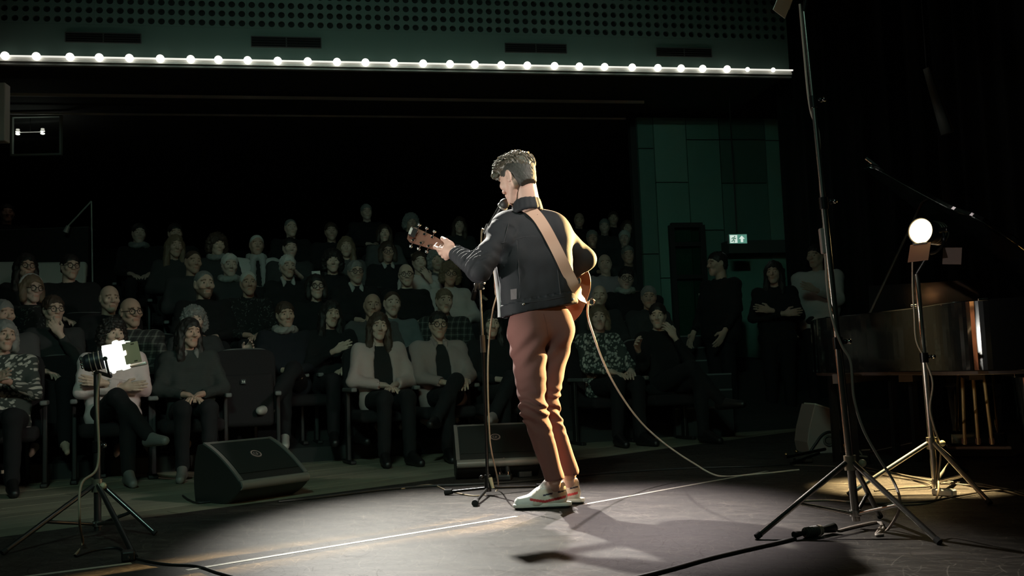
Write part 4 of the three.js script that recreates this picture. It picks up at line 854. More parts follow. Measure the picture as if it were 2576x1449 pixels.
{ // strap across the back
  const line = [[1292, 521, 4.99], [1310, 519], [1333, 527], [1352, 545], [1372, 575], [1392, 612], [1412, 652], [1430, 690], [1447, 722, 4.99], [1460, 742, 5.06], [1472, 756, 5.22]];
  const ctr = line.map(([x, y, d]) => d ? P(x, y, d) : globalThis.__onCloth(x, y, 0.008));
  const curve = new THREE.CatmullRomCurve3(ctr, false, 'centripetal'), n = 60, pos = [], idx = [];
  const wd = t => t < 0.86 ? 0.029 : 0.029 + (t - 0.86) * 0.05 - Math.max(0, t - 0.92) * 0.3;
  for (let i = 0; i <= n; i++) {
    const t = i / n, p = curve.getPointAt(t), tg = curve.getTangentAt(t); let nr = vv(0.05, 0.2, 1); nr.addScaledVector(tg, -nr.dot(tg)).normalize(); const sd = tg.clone().cross(nr), w = Math.max(0.01, wd(t));
    for (const [a, b] of [[-1, 0.0025], [1, 0.0025], [1, -0.0015], [-1, -0.0015]]) { const q = p.clone().addScaledVector(sd, a * w).addScaledVector(nr, b); pos.push(q.x, q.y, q.z); }
  }
  for (let i = 0; i < n; i++) for (let j = 0; j < 4; j++) { const a = i * 4 + j, b = i * 4 + (j + 1) % 4; idx.push(a, b, a + 4, b, b + 4, a + 4); }
  const g = new THREE.BufferGeometry(); g.setAttribute('position', new THREE.Float32BufferAttribute(pos, 3)); g.setIndex(idx);
  const t = thing('guitar_strap', 'tan leather guitar strap running across the singer\'s back', 'strap');
  part('leather_band', toCreasedNormals(g, 0.7), mat('strap_leather', { color: lin(0.42, 0.25, 0.18), roughness: 0.6, side: THREE.DoubleSide }), t);
  const holes = []; for (const [x, y] of [[1320, 520], [1331, 526], [1343, 534], [1352, 540]]) { const p = globalThis.__onCloth(x, y, 0.013); holes.push(sph(0.0036, p.x, p.y, p.z - 0.004, 8)); }
  for (const h of holes) part('buckle_hole', h, std('strap_hole', 0.05, 0.03, 0.02, 0.8), t);
  const p = P(1457, 706, 4.99), q = P(1458, 708, 5.0); part('strap_slot', at(new THREE.SphereGeometry(0.011, 12, 8).scale(0.8, 1.5, 0.4), p.x, p.y, p.z), std('strap_slot', 0.02, 0.015, 0.012, 0.8), t);
  const e = P(1489, 760, 5.24); part('strap_ring', at(new THREE.TorusGeometry(0.017, 0.004, 8, 20), e.x, e.y, e.z, 0.2, 0.5), CHROME, t);
  const a = P(1410, 748, 5.0), b = P(1455, 742, 5.03);
}
// ------------------------------------------------------------------ microphone on its stand
{
  const foot = G(1226, 1246), fl = foot.clone();
  const loc = v => v.clone().sub(foot);
  const D = -foot.z, hub = loc(P(1227, 1214, D)), top = loc(P(1208, 722, D)), mid = loc(P(1215, 865, D));
  const t = thing('microphone_stand', 'black boom microphone stand in front of the singer', 'microphone stand', foot);
  part('lower_tube', rod(hub.clone().add(vv(0, -0.03, 0)), mid, 0.0095), BLACKM, t);
  part('upper_tube', rod(mid, top, 0.0075), std('stand_satin', 0.3, 0.29, 0.27, 0.3, 0.9), t);
  const cl = mid.clone(); part('clutch', rod(cl.clone().add(vv(0.001, -0.05, 0)), cl.clone().add(vv(-0.001, 0.05, 0)), 0.015, 0.014), std('stand_grip', 0.09, 0.09, 0.08, 0.45), t);
  const hb = part('hub', [rod(hub.clone().add(vv(0, -0.05, 0)), hub.clone().add(vv(0, 0.045, 0)), 0.02, 0.018), sph(0.014, hub.x - 0.035, hub.y + 0.03, hub.z)], BLACKM, t);
  part('hub_knob', rod(hub.clone().add(vv(0.015, 0.03, 0.02)), hub.clone().add(vv(0.03, -0.03, 0.03)), 0.012, 0.009), std('knob_cream', 0.5, 0.45, 0.3, 0.4), hb);
  for (const q of [G(1196, 1274), G(1126, 1246), G(1360, 1232)]) {
    const e = loc(q).setY(0.018); const d = e.clone().setY(0).normalize();
    const l = part('leg', rod(hub.clone().add(vv(0, -0.03, 0)), e, 0.008), BLACKM, t); part('rubber_foot', rod(e.clone().addScaledVector(d, -0.03).setY(0.022), e.clone().addScaledVector(d, 0.015), 0.016, 0.018), RUBBER, l);
  }
  // boom
  const piv = top.clone(), b0 = loc(P(1190, 752, D + 0.05)), b1 = loc(P(1224, 582, 5.24));
  part('pivot', [at(new THREE.CylinderGeometry(0.02, 0.02, 0.035, 16), piv.x, piv.y, piv.z, Math.PI / 2), rbox(0.02, 0.05, 0.022, 0.005, piv.x - 0.01, piv.y + 0.01, piv.z + 0.02)], BLACKM, t);
  part('pivot_knob', [sph(0.012, piv.x + 0.025, piv.y + 0.02, piv.z + 0.02), sph(0.009, piv.x + 0.02, piv.y - 0.012, piv.z + 0.03), sph(0.008, piv.x - 0.03, piv.y + 0.012, piv.z + 0.02)], CHROME, t);
  part('boom_arm', rod(b0, b1, 0.0075), std('stand_satin', 0.3, 0.29, 0.27, 0.3, 0.9), t);
  part('counterweight', rod(b0, b0.clone().lerp(b1, 0.14), 0.014), BLACKM, t);
  part('clip', rod(loc(P(1222, 588, 5.24)), loc(P(1232, 567, 5.22)), 0.017, 0.02), BLACK, t);
  const m = thing('microphone', 'black hand microphone held close to the singer\'s mouth', 'microphone', P(1226, 580, 5.235));
  const ax = P(1275, 503, 5.11).sub(m.position), L = ax.length(); ax.normalize(); m.quaternion.setFromUnitVectors(UPV, ax);
  part('handle', lathe([[0, -0.01], [0.013, -0.008], [0.014, 0.02], [0.021, L * 0.72], [0.024, L * 0.76], [0, L * 0.77]]), BLACKM, m);
  part('collar_ring', lathe([[0.024, L * 0.76], [0.0285, L * 0.77], [0.0285, L * 0.8], [0.024, L * 0.81]]), std('mic_ring', 0.3, 0.29, 0.27, 0.4, 0.6), m);
  part('grille', at(new THREE.SphereGeometry(0.027, 20, 14).scale(1, 1.05, 1), 0, L * 0.88, 0), std('mic_mesh', 0.035, 0.035, 0.035, 0.55, 0.5), m);
  solo('microphone_cable', tube([P(1224, 584, 5.24), P(1214, 575, 5.26), P(1211, 600, 5.28), P(1213, 640, 5.3), P(1232, 660, 5.35), P(1243, 690, 5.35), P(1247, 740, 5.36), P(1249, 745, 5.4), P(1240, 780, 5.42), P(1228, 900, 5.38), P(1232, 1100, 5.38), G(1250, 1236).setY(0.006), G(1200, 1250).setY(0.006), G(1130, 1238).setY(0.006), G(1080, 1222).setY(0.006), G(1010, 1232).setY(0.006)], 0.0045, 160, 7), std('mic_cable', 0.4, 0.3, 0.2, 0.5), 'thin microphone cable hanging from the microphone down its stand', 'cable');
}
{ // guitar cable
  const pts = [P(1480, 758, 5.3), P(1478, 790, 5.33), P(1492, 840, 5.4), P(1522, 920, 5.55), P(1566, 1000, 5.75), P(1620, 1070, 5.95), P(1680, 1122, 6.08), P(1740, 1162, 6.15)];
  const e = G(1806, 1200); e.y = 0.008; pts.push(e); const e2 = G(1900, 1196); e2.y = 0.008; const e3 = G(2010, 1185); e3.y = 0.008; pts.push(e2, e3);
  solo('guitar_cable', tube(pts, 0.0056, 120, 8), CABLE_PALE, 'pale guitar cable sweeping from the guitar down to the floor', 'cable');
}
// ------------------------------------------------------------------ floor monitors
function emblemTex() {
  return canvasTex(256, 256, (g, w) => {
    g.clearRect(0, 0, w, w); g.fillStyle = 'rgb(40,36,38)'; g.fillRect(0, 0, w, w);
    g.strokeStyle = 'rgb(196,168,166)'; g.lineWidth = 26; g.beginPath(); g.arc(128, 128, 106, 0, 7); g.stroke();
    g.lineWidth = 13; g.lineCap = 'round'; g.beginPath(); g.arc(118, 128, 44, 0.6, 4.4); g.moveTo(150, 92); g.lineTo(140, 164); g.moveTo(122, 120); g.lineTo(166, 132); g.stroke();
  });
}
const EMB = new THREE.MeshStandardMaterial({ map: emblemTex(), roughness: 0.5 });
const MON_CASE = std('monitor_case', 0.022, 0.023, 0.022, 0.5), MON_TRIM = std('monitor_trim', 0.16, 0.15, 0.14, 0.32), GRILLE = std('monitor_grille', 0.008, 0.012, 0.011, 0.85);
// profile in the (z forward, y up) plane: the grille slopes from the top rear edge to the front lower edge
function wedge(name, label, pos, turn, w, depth, h) {
  const t = thing(name, label, 'stage monitor', pos, turn, 'floor monitors of the stage');
  const prof = new THREE.Shape(); prof.moveTo(-depth * 0.42, 0); prof.lineTo(depth * 0.18, 0); prof.quadraticCurveTo(depth * 0.42, h * 0.12, depth * 0.52, h * 0.3); prof.lineTo(depth * 0.5, h * 0.36); prof.quadraticCurveTo(depth * 0.1, h * 0.84, -depth * 0.26, h); prof.lineTo(-depth * 0.36, h * 0.98); prof.quadraticCurveTo(-depth * 0.5, h * 0.5, -depth * 0.42, 0);
  const g = new THREE.ExtrudeGeometry(prof, { depth: w - 0.02, bevelEnabled: true, bevelSize: 0.008, bevelThickness: 0.01, bevelSegments: 2, curveSegments: 14 }); g.rotateY(-Math.PI / 2); g.translate(w / 2 - 0.01, 0.002, 0);
  part('cabinet', g, MON_CASE, t);
  const curve = new THREE.QuadraticBezierCurve(new THREE.Vector2(depth * 0.5, h * 0.36), new THREE.Vector2(depth * 0.1, h * 0.84), new THREE.Vector2(-depth * 0.26, h));
  const strip = (t0, t1, x0, x1, lift, m, nm) => {
    const pos_ = [], uv = [], idx = [], n = 14;
    for (let i = 0; i <= n; i++) { const q = t0 + (t1 - t0) * i / n, p = curve.getPoint(q), tg = curve.getTangent(q), nx = tg.y, ny = -tg.x; for (const [a, k] of [[x0, lift], [x1, lift], [x1, -0.004], [x0, -0.004]]) { pos_.push(a, p.y + 0.002 + -ny * -1 * 0 + (ny < 0 ? -ny : ny) * (k + 0.009), p.x + Math.abs(nx) * (k + 0.009)); uv.push(a, q); } }
    for (let i = 0; i < n; i++) for (let j = 0; j < 4; j++) { const a = i * 4 + j, b = i * 4 + (j + 1) % 4; idx.push(a, a + 4, b, b, a + 4, b + 4); }
    idx.push(0, 1, 2, 0, 2, 3, n * 4, n * 4 + 2, n * 4 + 1, n * 4, n * 4 + 3, n * 4 + 2);
    const gg = new THREE.BufferGeometry(); gg.setAttribute('position', new THREE.Float32BufferAttribute(pos_, 3)); gg.setIndex(idx);
    return part(nm, toCreasedNormals(gg, 0.6), m, t);
  };
  const wi = w / 2;
  strip(0.14, 0.93, -wi + 0.035, wi - 0.035, 0.004, GRILLE, 'grille');
  strip(0.02, 1, -wi + 0.002, -wi + 0.026, 0.007, MON_TRIM, 'side_trim'); strip(0.02, 1, wi - 0.026, wi - 0.002, 0.007, MON_TRIM, 'side_trim'); strip(0.94, 1, -wi + 0.028, wi - 0.028, 0.006, MON_TRIM, 'top_trim');
  part('front_bar', at(new THREE.CylinderGeometry(h * 0.085, h * 0.085, w - 0.01, 20), 0, h * 0.33, depth * 0.495, 0, 0, Math.PI / 2), std('monitor_bar', 0.2, 0.19, 0.17, 0.25), t);
  const p = curve.getPoint(0.5), tg = curve.getTangent(0.5), a = Math.atan2(Math.abs(tg.x), Math.abs(tg.y));
  part('emblem', at(new THREE.CylinderGeometry(0.037, 0.037, 0.004, 32).rotateY(Math.PI / 2), 0, p.y + 0.002 + 0.014 * Math.abs(tg.x), p.x + 0.014 * Math.abs(tg.y), Math.PI / 2 - a + 0, 0, 0), EMB, t);
  return t;
}
const ft = (dx, dd) => Math.atan2(dx, dd);      // turn so that +z looks along (dx, towards the camera dd)
{
  const p = G(612, 1262); p.z -= 0.16; p.y = 0.002;
  wedge('stage_monitor', 'black floor monitor wedge on the left with round emblem on its grille', p, ft(0.8, 0.62), 0.5, 0.46, 0.33);
  const q = G(1246, 1206); q.z -= 0.2; q.y = 0.002;
  wedge('stage_monitor', 'black floor monitor wedge behind the microphone stand and the singer\'s legs', q, ft(0.1, 1), 0.55, 0.46, 0.33);
}
{ // small grey wedge at the right, seen from its side
  const p = G(2086, 1140); p.y = 0.002; const W0 = 0.26;
  const t = thing('stage_monitor', 'small light grey floor monitor beside the right tripod', 'stage monitor', p, ft(-0.9, 0.55) , 'floor monitors of the stage');
  t.rotation.y = 0.08;
  const k = 0.36 / 105, s = new THREE.Shape(); // outline of the side, from the photograph
  const o = [[-42, 0], [-46, 24], [-40, 55], [-27, 96], [-24, 104], [38, 82], [40, 40], [40, 0]]; s.moveTo(o[0][0] * k, 0); for (const [x, y] of o.slice(1)) s.lineTo(x * k, y * k);
  part('cabinet', new THREE.ExtrudeGeometry(s, { depth: W0, bevelEnabled: true, bevelSize: 0.006, bevelThickness: 0.008, bevelSegments: 2 }).translate(0, 0.002, -W0 - 0.01), std('grey_case', 0.27, 0.24, 0.22, 0.65), t);
  const a = vv(-24 * k, 104 * k, 0), b = vv(38 * k, 82 * k, 0), m = a.clone().add(b).multiplyScalar(0.5), an = Math.atan2(b.y - a.y, b.x - a.x);
  part('top_plate', rbox(a.distanceTo(b) * 0.96, 0.02, W0 * 0.9, 0.008, m.x, m.y + 0.012, -W0 / 2 - 0.01, 0, 0, an), std('grey_plate', 0.62, 0.6, 0.5, 0.5), t);
  part('slot', rbox(0.012, 0.006, 0.05, 0.002, m.x - 0.03, m.y + 0.034, -0.07, 0, 0, an), BLACK, t);
  part('handle_arch', tube([vv(-44 * k, 4 * k, 0.004), vv(-30 * k, 22 * k, 0.006), vv(-14 * k, 40 * k, 0.006), vv(2 * k, 46 * k, 0.006), vv(18 * k, 40 * k, 0.006), vv(28 * k, 22 * k, 0.006), vv(30 * k, 2 * k, 0.006)], 0.009, 40, 8), BLACK, t);
  part('side_knob', [at(new THREE.TorusGeometry(0.036, 0.008, 8, 28), 0, 27 * k, 0.006), cyl(0.024, 0.026, 0.012, 0, 27 * k, 0.006, Math.PI / 2)], std('grey_knob', 0.11, 0.1, 0.09, 0.5), t);
}
// ------------------------------------------------------------------ light stands, lamps, their cables
function lightStand(label, feetPx, base, hubH, poleTop, M, joints = [0.6]) {
  const t = thing('light_stand', label, 'light stand', base, 0, 'lamp stands on the stage');
  const loc = v => v.clone().sub(base), top = loc(poleTop), dirn = top.clone().normalize(), on = h => dirn.clone().multiplyScalar(h / dirn.y);
  const H = top.y; let y0 = 0.035;
  const js = [hubH + 0.02, ...joints.map(j => j * H), H];
  let r = 0.0165;
  part('pole', rod(on(0.03), on(js[1]), r), M, t);
  for (let i = 1; i < js.length - 1; i++) { r -= 0.003; part('pole', rod(on(js[i]), on(js[i + 1]), r), M, t); part('clamp', [rod(on(js[i] - 0.03), on(js[i] + 0.02), r + 0.008), sph(0.012, on(js[i]).x + 0.028, js[i], on(js[i]).z + 0.012)], BLACKM, t); part('clamp_knob', sph(0.011, on(js[i]).x + 0.042, js[i], on(js[i]).z + 0.018), CHROME, t); }
  const hub = on(hubH), low = on(0.06);
  part('collar', [rod(on(hubH - 0.03), on(hubH + 0.03), 0.026)], std('stand_collar', 0.42, 0.38, 0.3, 0.35, 0.8), t); part('collar', [rod(on(0.05), on(0.075), 0.024)], STEEL, t);
  part('collar_knob', sph(0.016, hub.x + 0.04, hub.y, hub.z + 0.03), std('knob_cream', 0.5, 0.45, 0.3, 0.4), t);
  for (const q of feetPx) {
    const e = loc(q); e.y = 0.012; const d = e.clone().setY(0).normalize(), s = hub.clone().addScaledVector(d, 0.024);
    const l = part('leg', rod(s, e, 0.0115), M, t); part('foot_cap', rod(e.clone().lerp(s, 0.03), e.clone().lerp(s, -0.012), 0.013), RUBBER, l);
    const m = s.clone().lerp(e, 0.56); part('brace', rod(m, on(0.062).addScaledVector(d, 0.02), 0.008), M, t); part('rivet', sph(0.011, m.x, m.y, m.z), BRASS, l);
  }
  return t;
}
const STAND_DARK = std('stand_dark', 0.16, 0.16, 0.16, 0.28, 0.9), STAND_PALE = std('stand_pale', 0.62, 0.58, 0.52, 0.3, 0.9);
const S1 = G(246, 1352), S2 = G(2156, 1330), S3 = G(2356, 1243);
for (const s of [S1, S2, S3]) s.y = 0.002;
const T1 = P(243, 935, -S1.z), T2 = P(2022, 28, -S2.z + 0.0), T3 = P(2306, 690, -S3.z);
lightStand('black lamp stand on the left carrying the white wrapped lamp', [G(8, 1398), G(390, 1348), G(338, 1408)], S1, P(246, 1222, -S1.z).y, T1, STAND_DARK, [0.55]);
lightStand('tall lamp stand at the right foreground reaching out of the picture', [G(1906, 1358), G(2362, 1372), G(2214, 1306)], S2, P(2150, 1165, -S2.z).y, T2, std('stand_mixed', 0.38, 0.36, 0.33, 0.26, 0.95), [0.35, 0.62, 0.82]);
lightStand('lamp stand beside the piano carrying the amber lamp', [G(2136, 1250), G(2490, 1272), G(2430, 1190)], S3, P(2344, 1116, -S3.z).y, T3, STAND_PALE, [0.62]);

// lamp: axis along +z, pivot at the origin
function lampBody(label, pos, aim, o = {}) {
  const t = thing(o.name || 'stage_lamp', label, 'stage lamp', pos, 0, 'lamps on the stage');
  const z = aim.clone().sub(pos).normalize(), x = UPV.clone().cross(z).normalize(), y = z.clone().cross(x); t.quaternion.setFromRotationMatrix(M4().makeBasis(x, y, z));
  const k = o.scale ?? 1, C = o.caseM || std('lamp_case', 0.03, 0.028, 0.034, 0.4, 0.3);
  part('housing', lathe([[0, -0.11], [0.034, -0.108], [0.044, -0.09], [0.047, 0.02], [0.056, 0.03], [0.056, 0.06], [0.052, 0.062], [0.05, 0.055]].map(p => [p[0] * k, p[1] * k])).rotateX(Math.PI / 2), C, t);
  for (let i = 0; i < 3; i++) part('cooling_rib', at(new THREE.TorusGeometry(0.047 * k, 0.003 * k, 6, 28), 0, 0, (-0.075 + i * 0.022) * k), std('lamp_rib', 0.3, 0.26, 0.2, 0.35, 0.7), t);
  for (let i = 0; i < 5; i++) { const a = -0.9 + i * 0.45 + Math.PI * (o.boltTurn ?? 0.75); part('bolt', sph(0.008 * k, Math.cos(a) * 0.032 * k, Math.sin(a) * 0.032 * k, -0.112 * k, 10), CHROME, t); }
  part('yoke', tube([vv(0.062, 0.0, 0), vv(0.064, -0.05, 0), vv(0.03, -0.085, 0), vv(0, -0.09, 0), vv(-0.03, -0.085, 0), vv(-0.064, -0.05, 0), vv(-0.062, 0.0, 0)].map(v => v.multiplyScalar(k)), 0.006 * k, 40, 8), C, t);
  for (const s of [-1, 1]) part('yoke_knob', rod(vv(s * 0.05 * k, 0, 0), vv(s * 0.085 * k, 0, 0), 0.011 * k), BLACK, t);
  return { t, x, y, z, k };
}
function barnDoor(t, m, side, k, open, w = 0.11, l = 0.085, name = 'barn_door') {
  const g = new THREE.Group(); g.name = name; t.add(g); g.position.z = 0.064 * k; g.rotation.z = side * Math.PI / 2;
  const pl = part('door_leaf', rbox(w * k, 0.0025, l * k, 0.001, 0, 0, l * k / 2), m, g); g.children[0].position.set(0, 0.052 * k, 0); g.children[0].rotation.x = -open;
  part('hinge', rod(vv(-0.03 * k, 0.052 * k, 0), vv(0.03 * k, 0.052 * k, 0), 0.004 * k), BLACKM, g);
  return g;
}
{ // left lamp: white diffusion wrap, tan barn door
  const pos = P(268, 903, 4.25), aim = pos.clone().add(vv(0.93, 0.2, -0.3));
  const { t, k } = lampBody('lamp on the left stand with glowing white diffuser and tan barn door', pos, aim, { scale: 1.0, boltTurn: 0.9 });
  const DIF = new THREE.MeshStandardMaterial({ color: lin(0.85, 0.88, 0.82), emissive: new THREE.Color(0.95, 1, 0.88), emissiveIntensity: 1.9, roughness: 0.9 });
  const F = new Field([-0.1, -0.1, -0.02], [0.1, 0.1, 0.12], 0.004);
  F.all((a, x, y, z) => { const r = Math.hypot(x, y), R = 0.062 + 0.003 * Math.sin(Math.atan2(y, x) * 9 + z * 60) + (z > 0.06 ? 0.006 : 0); return Math.max(Math.abs(r - R) - 0.004, Math.abs(z - 0.045) - 0.055); });
  part('light_diffuser', F.mesh(), DIF, t);
  part('light_diffuser_tuft', [sph(0.016, -0.01, 0.066, 0.06, 10), sph(0.012, 0.012, 0.07, 0.05, 10), sph(0.012, 0.0, -0.068, 0.02, 10)], DIF, t);
  part('light_lens', at(new THREE.CylinderGeometry(0.05, 0.05, 0.006, 28), 0, 0, 0.085, Math.PI / 2), new THREE.MeshStandardMaterial({ color: 0xffffff, emissive: new THREE.Color(1, 0.97, 0.88), emissiveIntensity: 3 }), t);
  const TAN = std('door_tan', 0.5, 0.37, 0.24, 0.6);
  const d = part('barn_door', rbox(0.105, 0.004, 0.075, 0.0018, 0, 0, 0.04), TAN, t); d.position.set(-0.07, 0.0, 0.085); d.rotation.set(0, 0.15, Math.PI / 2 - 0.05);
  for (const s of [-1, 1]) part('hinge_mark', rbox(0.006, 0.002, 0.016, 0.0008, s * 0.043, 0.003, 0.05), std('hinge_dark', 0.08, 0.05, 0.03, 0.7), d);
  const d2 = part('barn_door', rbox(0.1, 0.014, 0.08, 0.006, 0, 0, 0.04), std('door_white', 0.8, 0.8, 0.76, 0.5), t); d2.position.set(0, -0.062, 0.1); d2.rotation.set(0.02, 0, 0);
  part('door_arm', tube([vv(0, 0.066, 0.06), vv(-0.02, 0.064, 0.1), vv(-0.06, 0.058, 0.13)], 0.004, 14, 6), std('door_white', 0.8, 0.8, 0.76, 0.5), t);
  const l = new THREE.SpotLight(new THREE.Color(1, 0.97, 0.88), 13, 0, 0.5, 0.8, 2); l.position.set(0, 0, 0.095); l.target.position.set(0, 0.12, 2); l.castShadow = true; l.shadow.radius = 2.5; t.add(l, l.target);
  t.scale.setScalar(0.87);
  part('bracket', rod(vv(0, -0.088, 0), t.worldToLocal((t.updateMatrixWorld(true), T1.clone())), 0.01), BLACKM, t);
}
{ // amber lamp by the piano
  const pos = P(2335, 584, 5.0), aim = pos.clone().add(vv(-0.8, 0.02, 0.62));
  const { t, k } = lampBody('amber stage lamp shining at the camera beside the piano', pos, aim, { scale: 1.25, name: 'stage_lamp' });
  part('light_lens', at(new THREE.SphereGeometry(0.062, 28, 18).scale(1, 1, 0.35), 0, 0, 0.07), new THREE.MeshStandardMaterial({ color: 0xffffff, emissive: new THREE.Color(1, 0.74, 0.3), emissiveIntensity: 9 }), t);
  const DM = std('door_amber', 0.16, 0.075, 0.05, 0.6);
  barnDoor(t, DM, 2, k, 1.2, 0.09, 0.08);
  const gf = part('gel_frame', rbox(0.1, 0.085, 0.004, 0.002, 0, 0, 0), std('gel_card', 0.07, 0.04, 0.032, 0.7), t); gf.position.set(0.13, -0.14, 0.02); gf.rotation.z = -0.12;
  const l = new THREE.SpotLight(new THREE.Color(1, 0.6, 0.2), 2, 0, 0.8, 0.7, 2); l.position.set(0, 0, 0.1); l.target.position.set(-1.0, -0.12, 1.1); l.castShadow = true; l.shadow.radius = 3; t.add(l, l.target);
  part('bracket', rod(vv(0, -0.11, 0), t.worldToLocal((t.updateMatrixWorld(true), T3.clone())), 0.01), BLACKM, t);
}
{ // lamp on top of the tall stand, only its lower edge is in view
  const pos = P(2008, -80, -S2.z), aim = pos.clone().add(vv(-0.7, -0.35, -0.5));
  const { t, k } = lampBody('stage lamp on top of the tall right stand, cut by the picture edge', pos, aim, { scale: 1.2 });
  part('light_lens', at(new THREE.CylinderGeometry(0.056, 0.056, 0.006, 28), 0, 0, 0.066, Math.PI / 2), new THREE.MeshStandardMaterial({ color: 0xffffff, emissive: new THREE.Color(1, 0.97, 0.9), emissiveIntensity: 2.5 }), t);
  barnDoor(t, std('door_white', 0.8, 0.8, 0.76, 0.5), 2, k, 0.7, 0.12, 0.09); barnDoor(t, BLACK, 1, k, 1.0, 0.11, 0.1);
  const l = new THREE.SpotLight(new THREE.Color(1, 0.93, 0.84), 14, 0, 0.42, 0.8, 2); l.position.set(0, 0, 0.08); l.target.position.set(0, 0, 2); l.castShadow = true; l.shadow.radius = 2.5; t.add(l, l.target);
  part('bracket', rod(vv(0, -0.106, 0), t.worldToLocal((t.updateMatrixWorld(true), T2.clone())), 0.01), BLACKM, t);
}
// the spotlights out of the picture: housings for the key, the second key, the amber and the wash
for (const [a, b, label, sc, col] of [[KEY_AT, KEY_TO, 'large spotlight on the balcony rail left of the middle, above the picture', 2.0, [1, 0.97, 0.88]], [KEY2_AT, KEY2_TO, 'large spotlight on the balcony rail further right, above the picture', 2.0, [1, 0.86, 0.84]], [AMB_AT, AMB_TO, 'amber spotlight hung above the piano, above the picture', 1.7, [1, 0.66, 0.25]], [RIM_AT, RIM_TO, 'amber spotlight at the right beyond the piano, outside the picture', 1.7, [1, 0.6, 0.2]]]) {
  const z = b.clone().sub(a).normalize(), pos = a.clone().addScaledVector(z, -0.075 * sc);
  const { t, k } = lampBody(label, pos, b, { scale: sc, name: 'spotlight' });
  part('light_lens', at(new THREE.CylinderGeometry(0.05 * k, 0.05 * k, 0.004, 28), 0, 0, 0.058 * k, Math.PI / 2), new THREE.MeshStandardMaterial({ color: 0xffffff, emissive: new THREE.Color(...col), emissiveIntensity: 3 }), t);
  const up = t.worldToLocal((t.updateMatrixWorld(true), pos.clone().add(vv(0, 8.85 - pos.y, 0)))); part('hanger', rod(vv(0, 0, -0.02), up, 0.015), BLACKM, t);
}
{
  const t = thing('wash_light', 'long soft wash light hung over the stage behind the photographer', 'stage lamp', WASH_AT.clone()); t.lookAt(WASH_TO);
  part('housing', rbox(WASH_W + 0.1, WASH_H + 0.1, 0.12, 0.02, 0, 0, -0.075), BLACK, t);
  part('light_panel', box(WASH_W, WASH_H, 0.004, 0, 0, -0.012), new THREE.MeshStandardMaterial({ color: 0xffffff, emissive: new THREE.Color(0.86, 1, 0.9), emissiveIntensity: 2 }), t);
  const up = t.worldToLocal((t.updateMatrixWorld(true), WASH_AT.clone().add(vv(0, 8.85 - WASH_AT.y, 0)))); part('hanger', rod(vv(0, 0, -0.1), up, 0.015), BLACKM, t);
}
const onF = (px, py, y = 0.007) => { const p = G(px, py, 0); p.y = y; return p; };
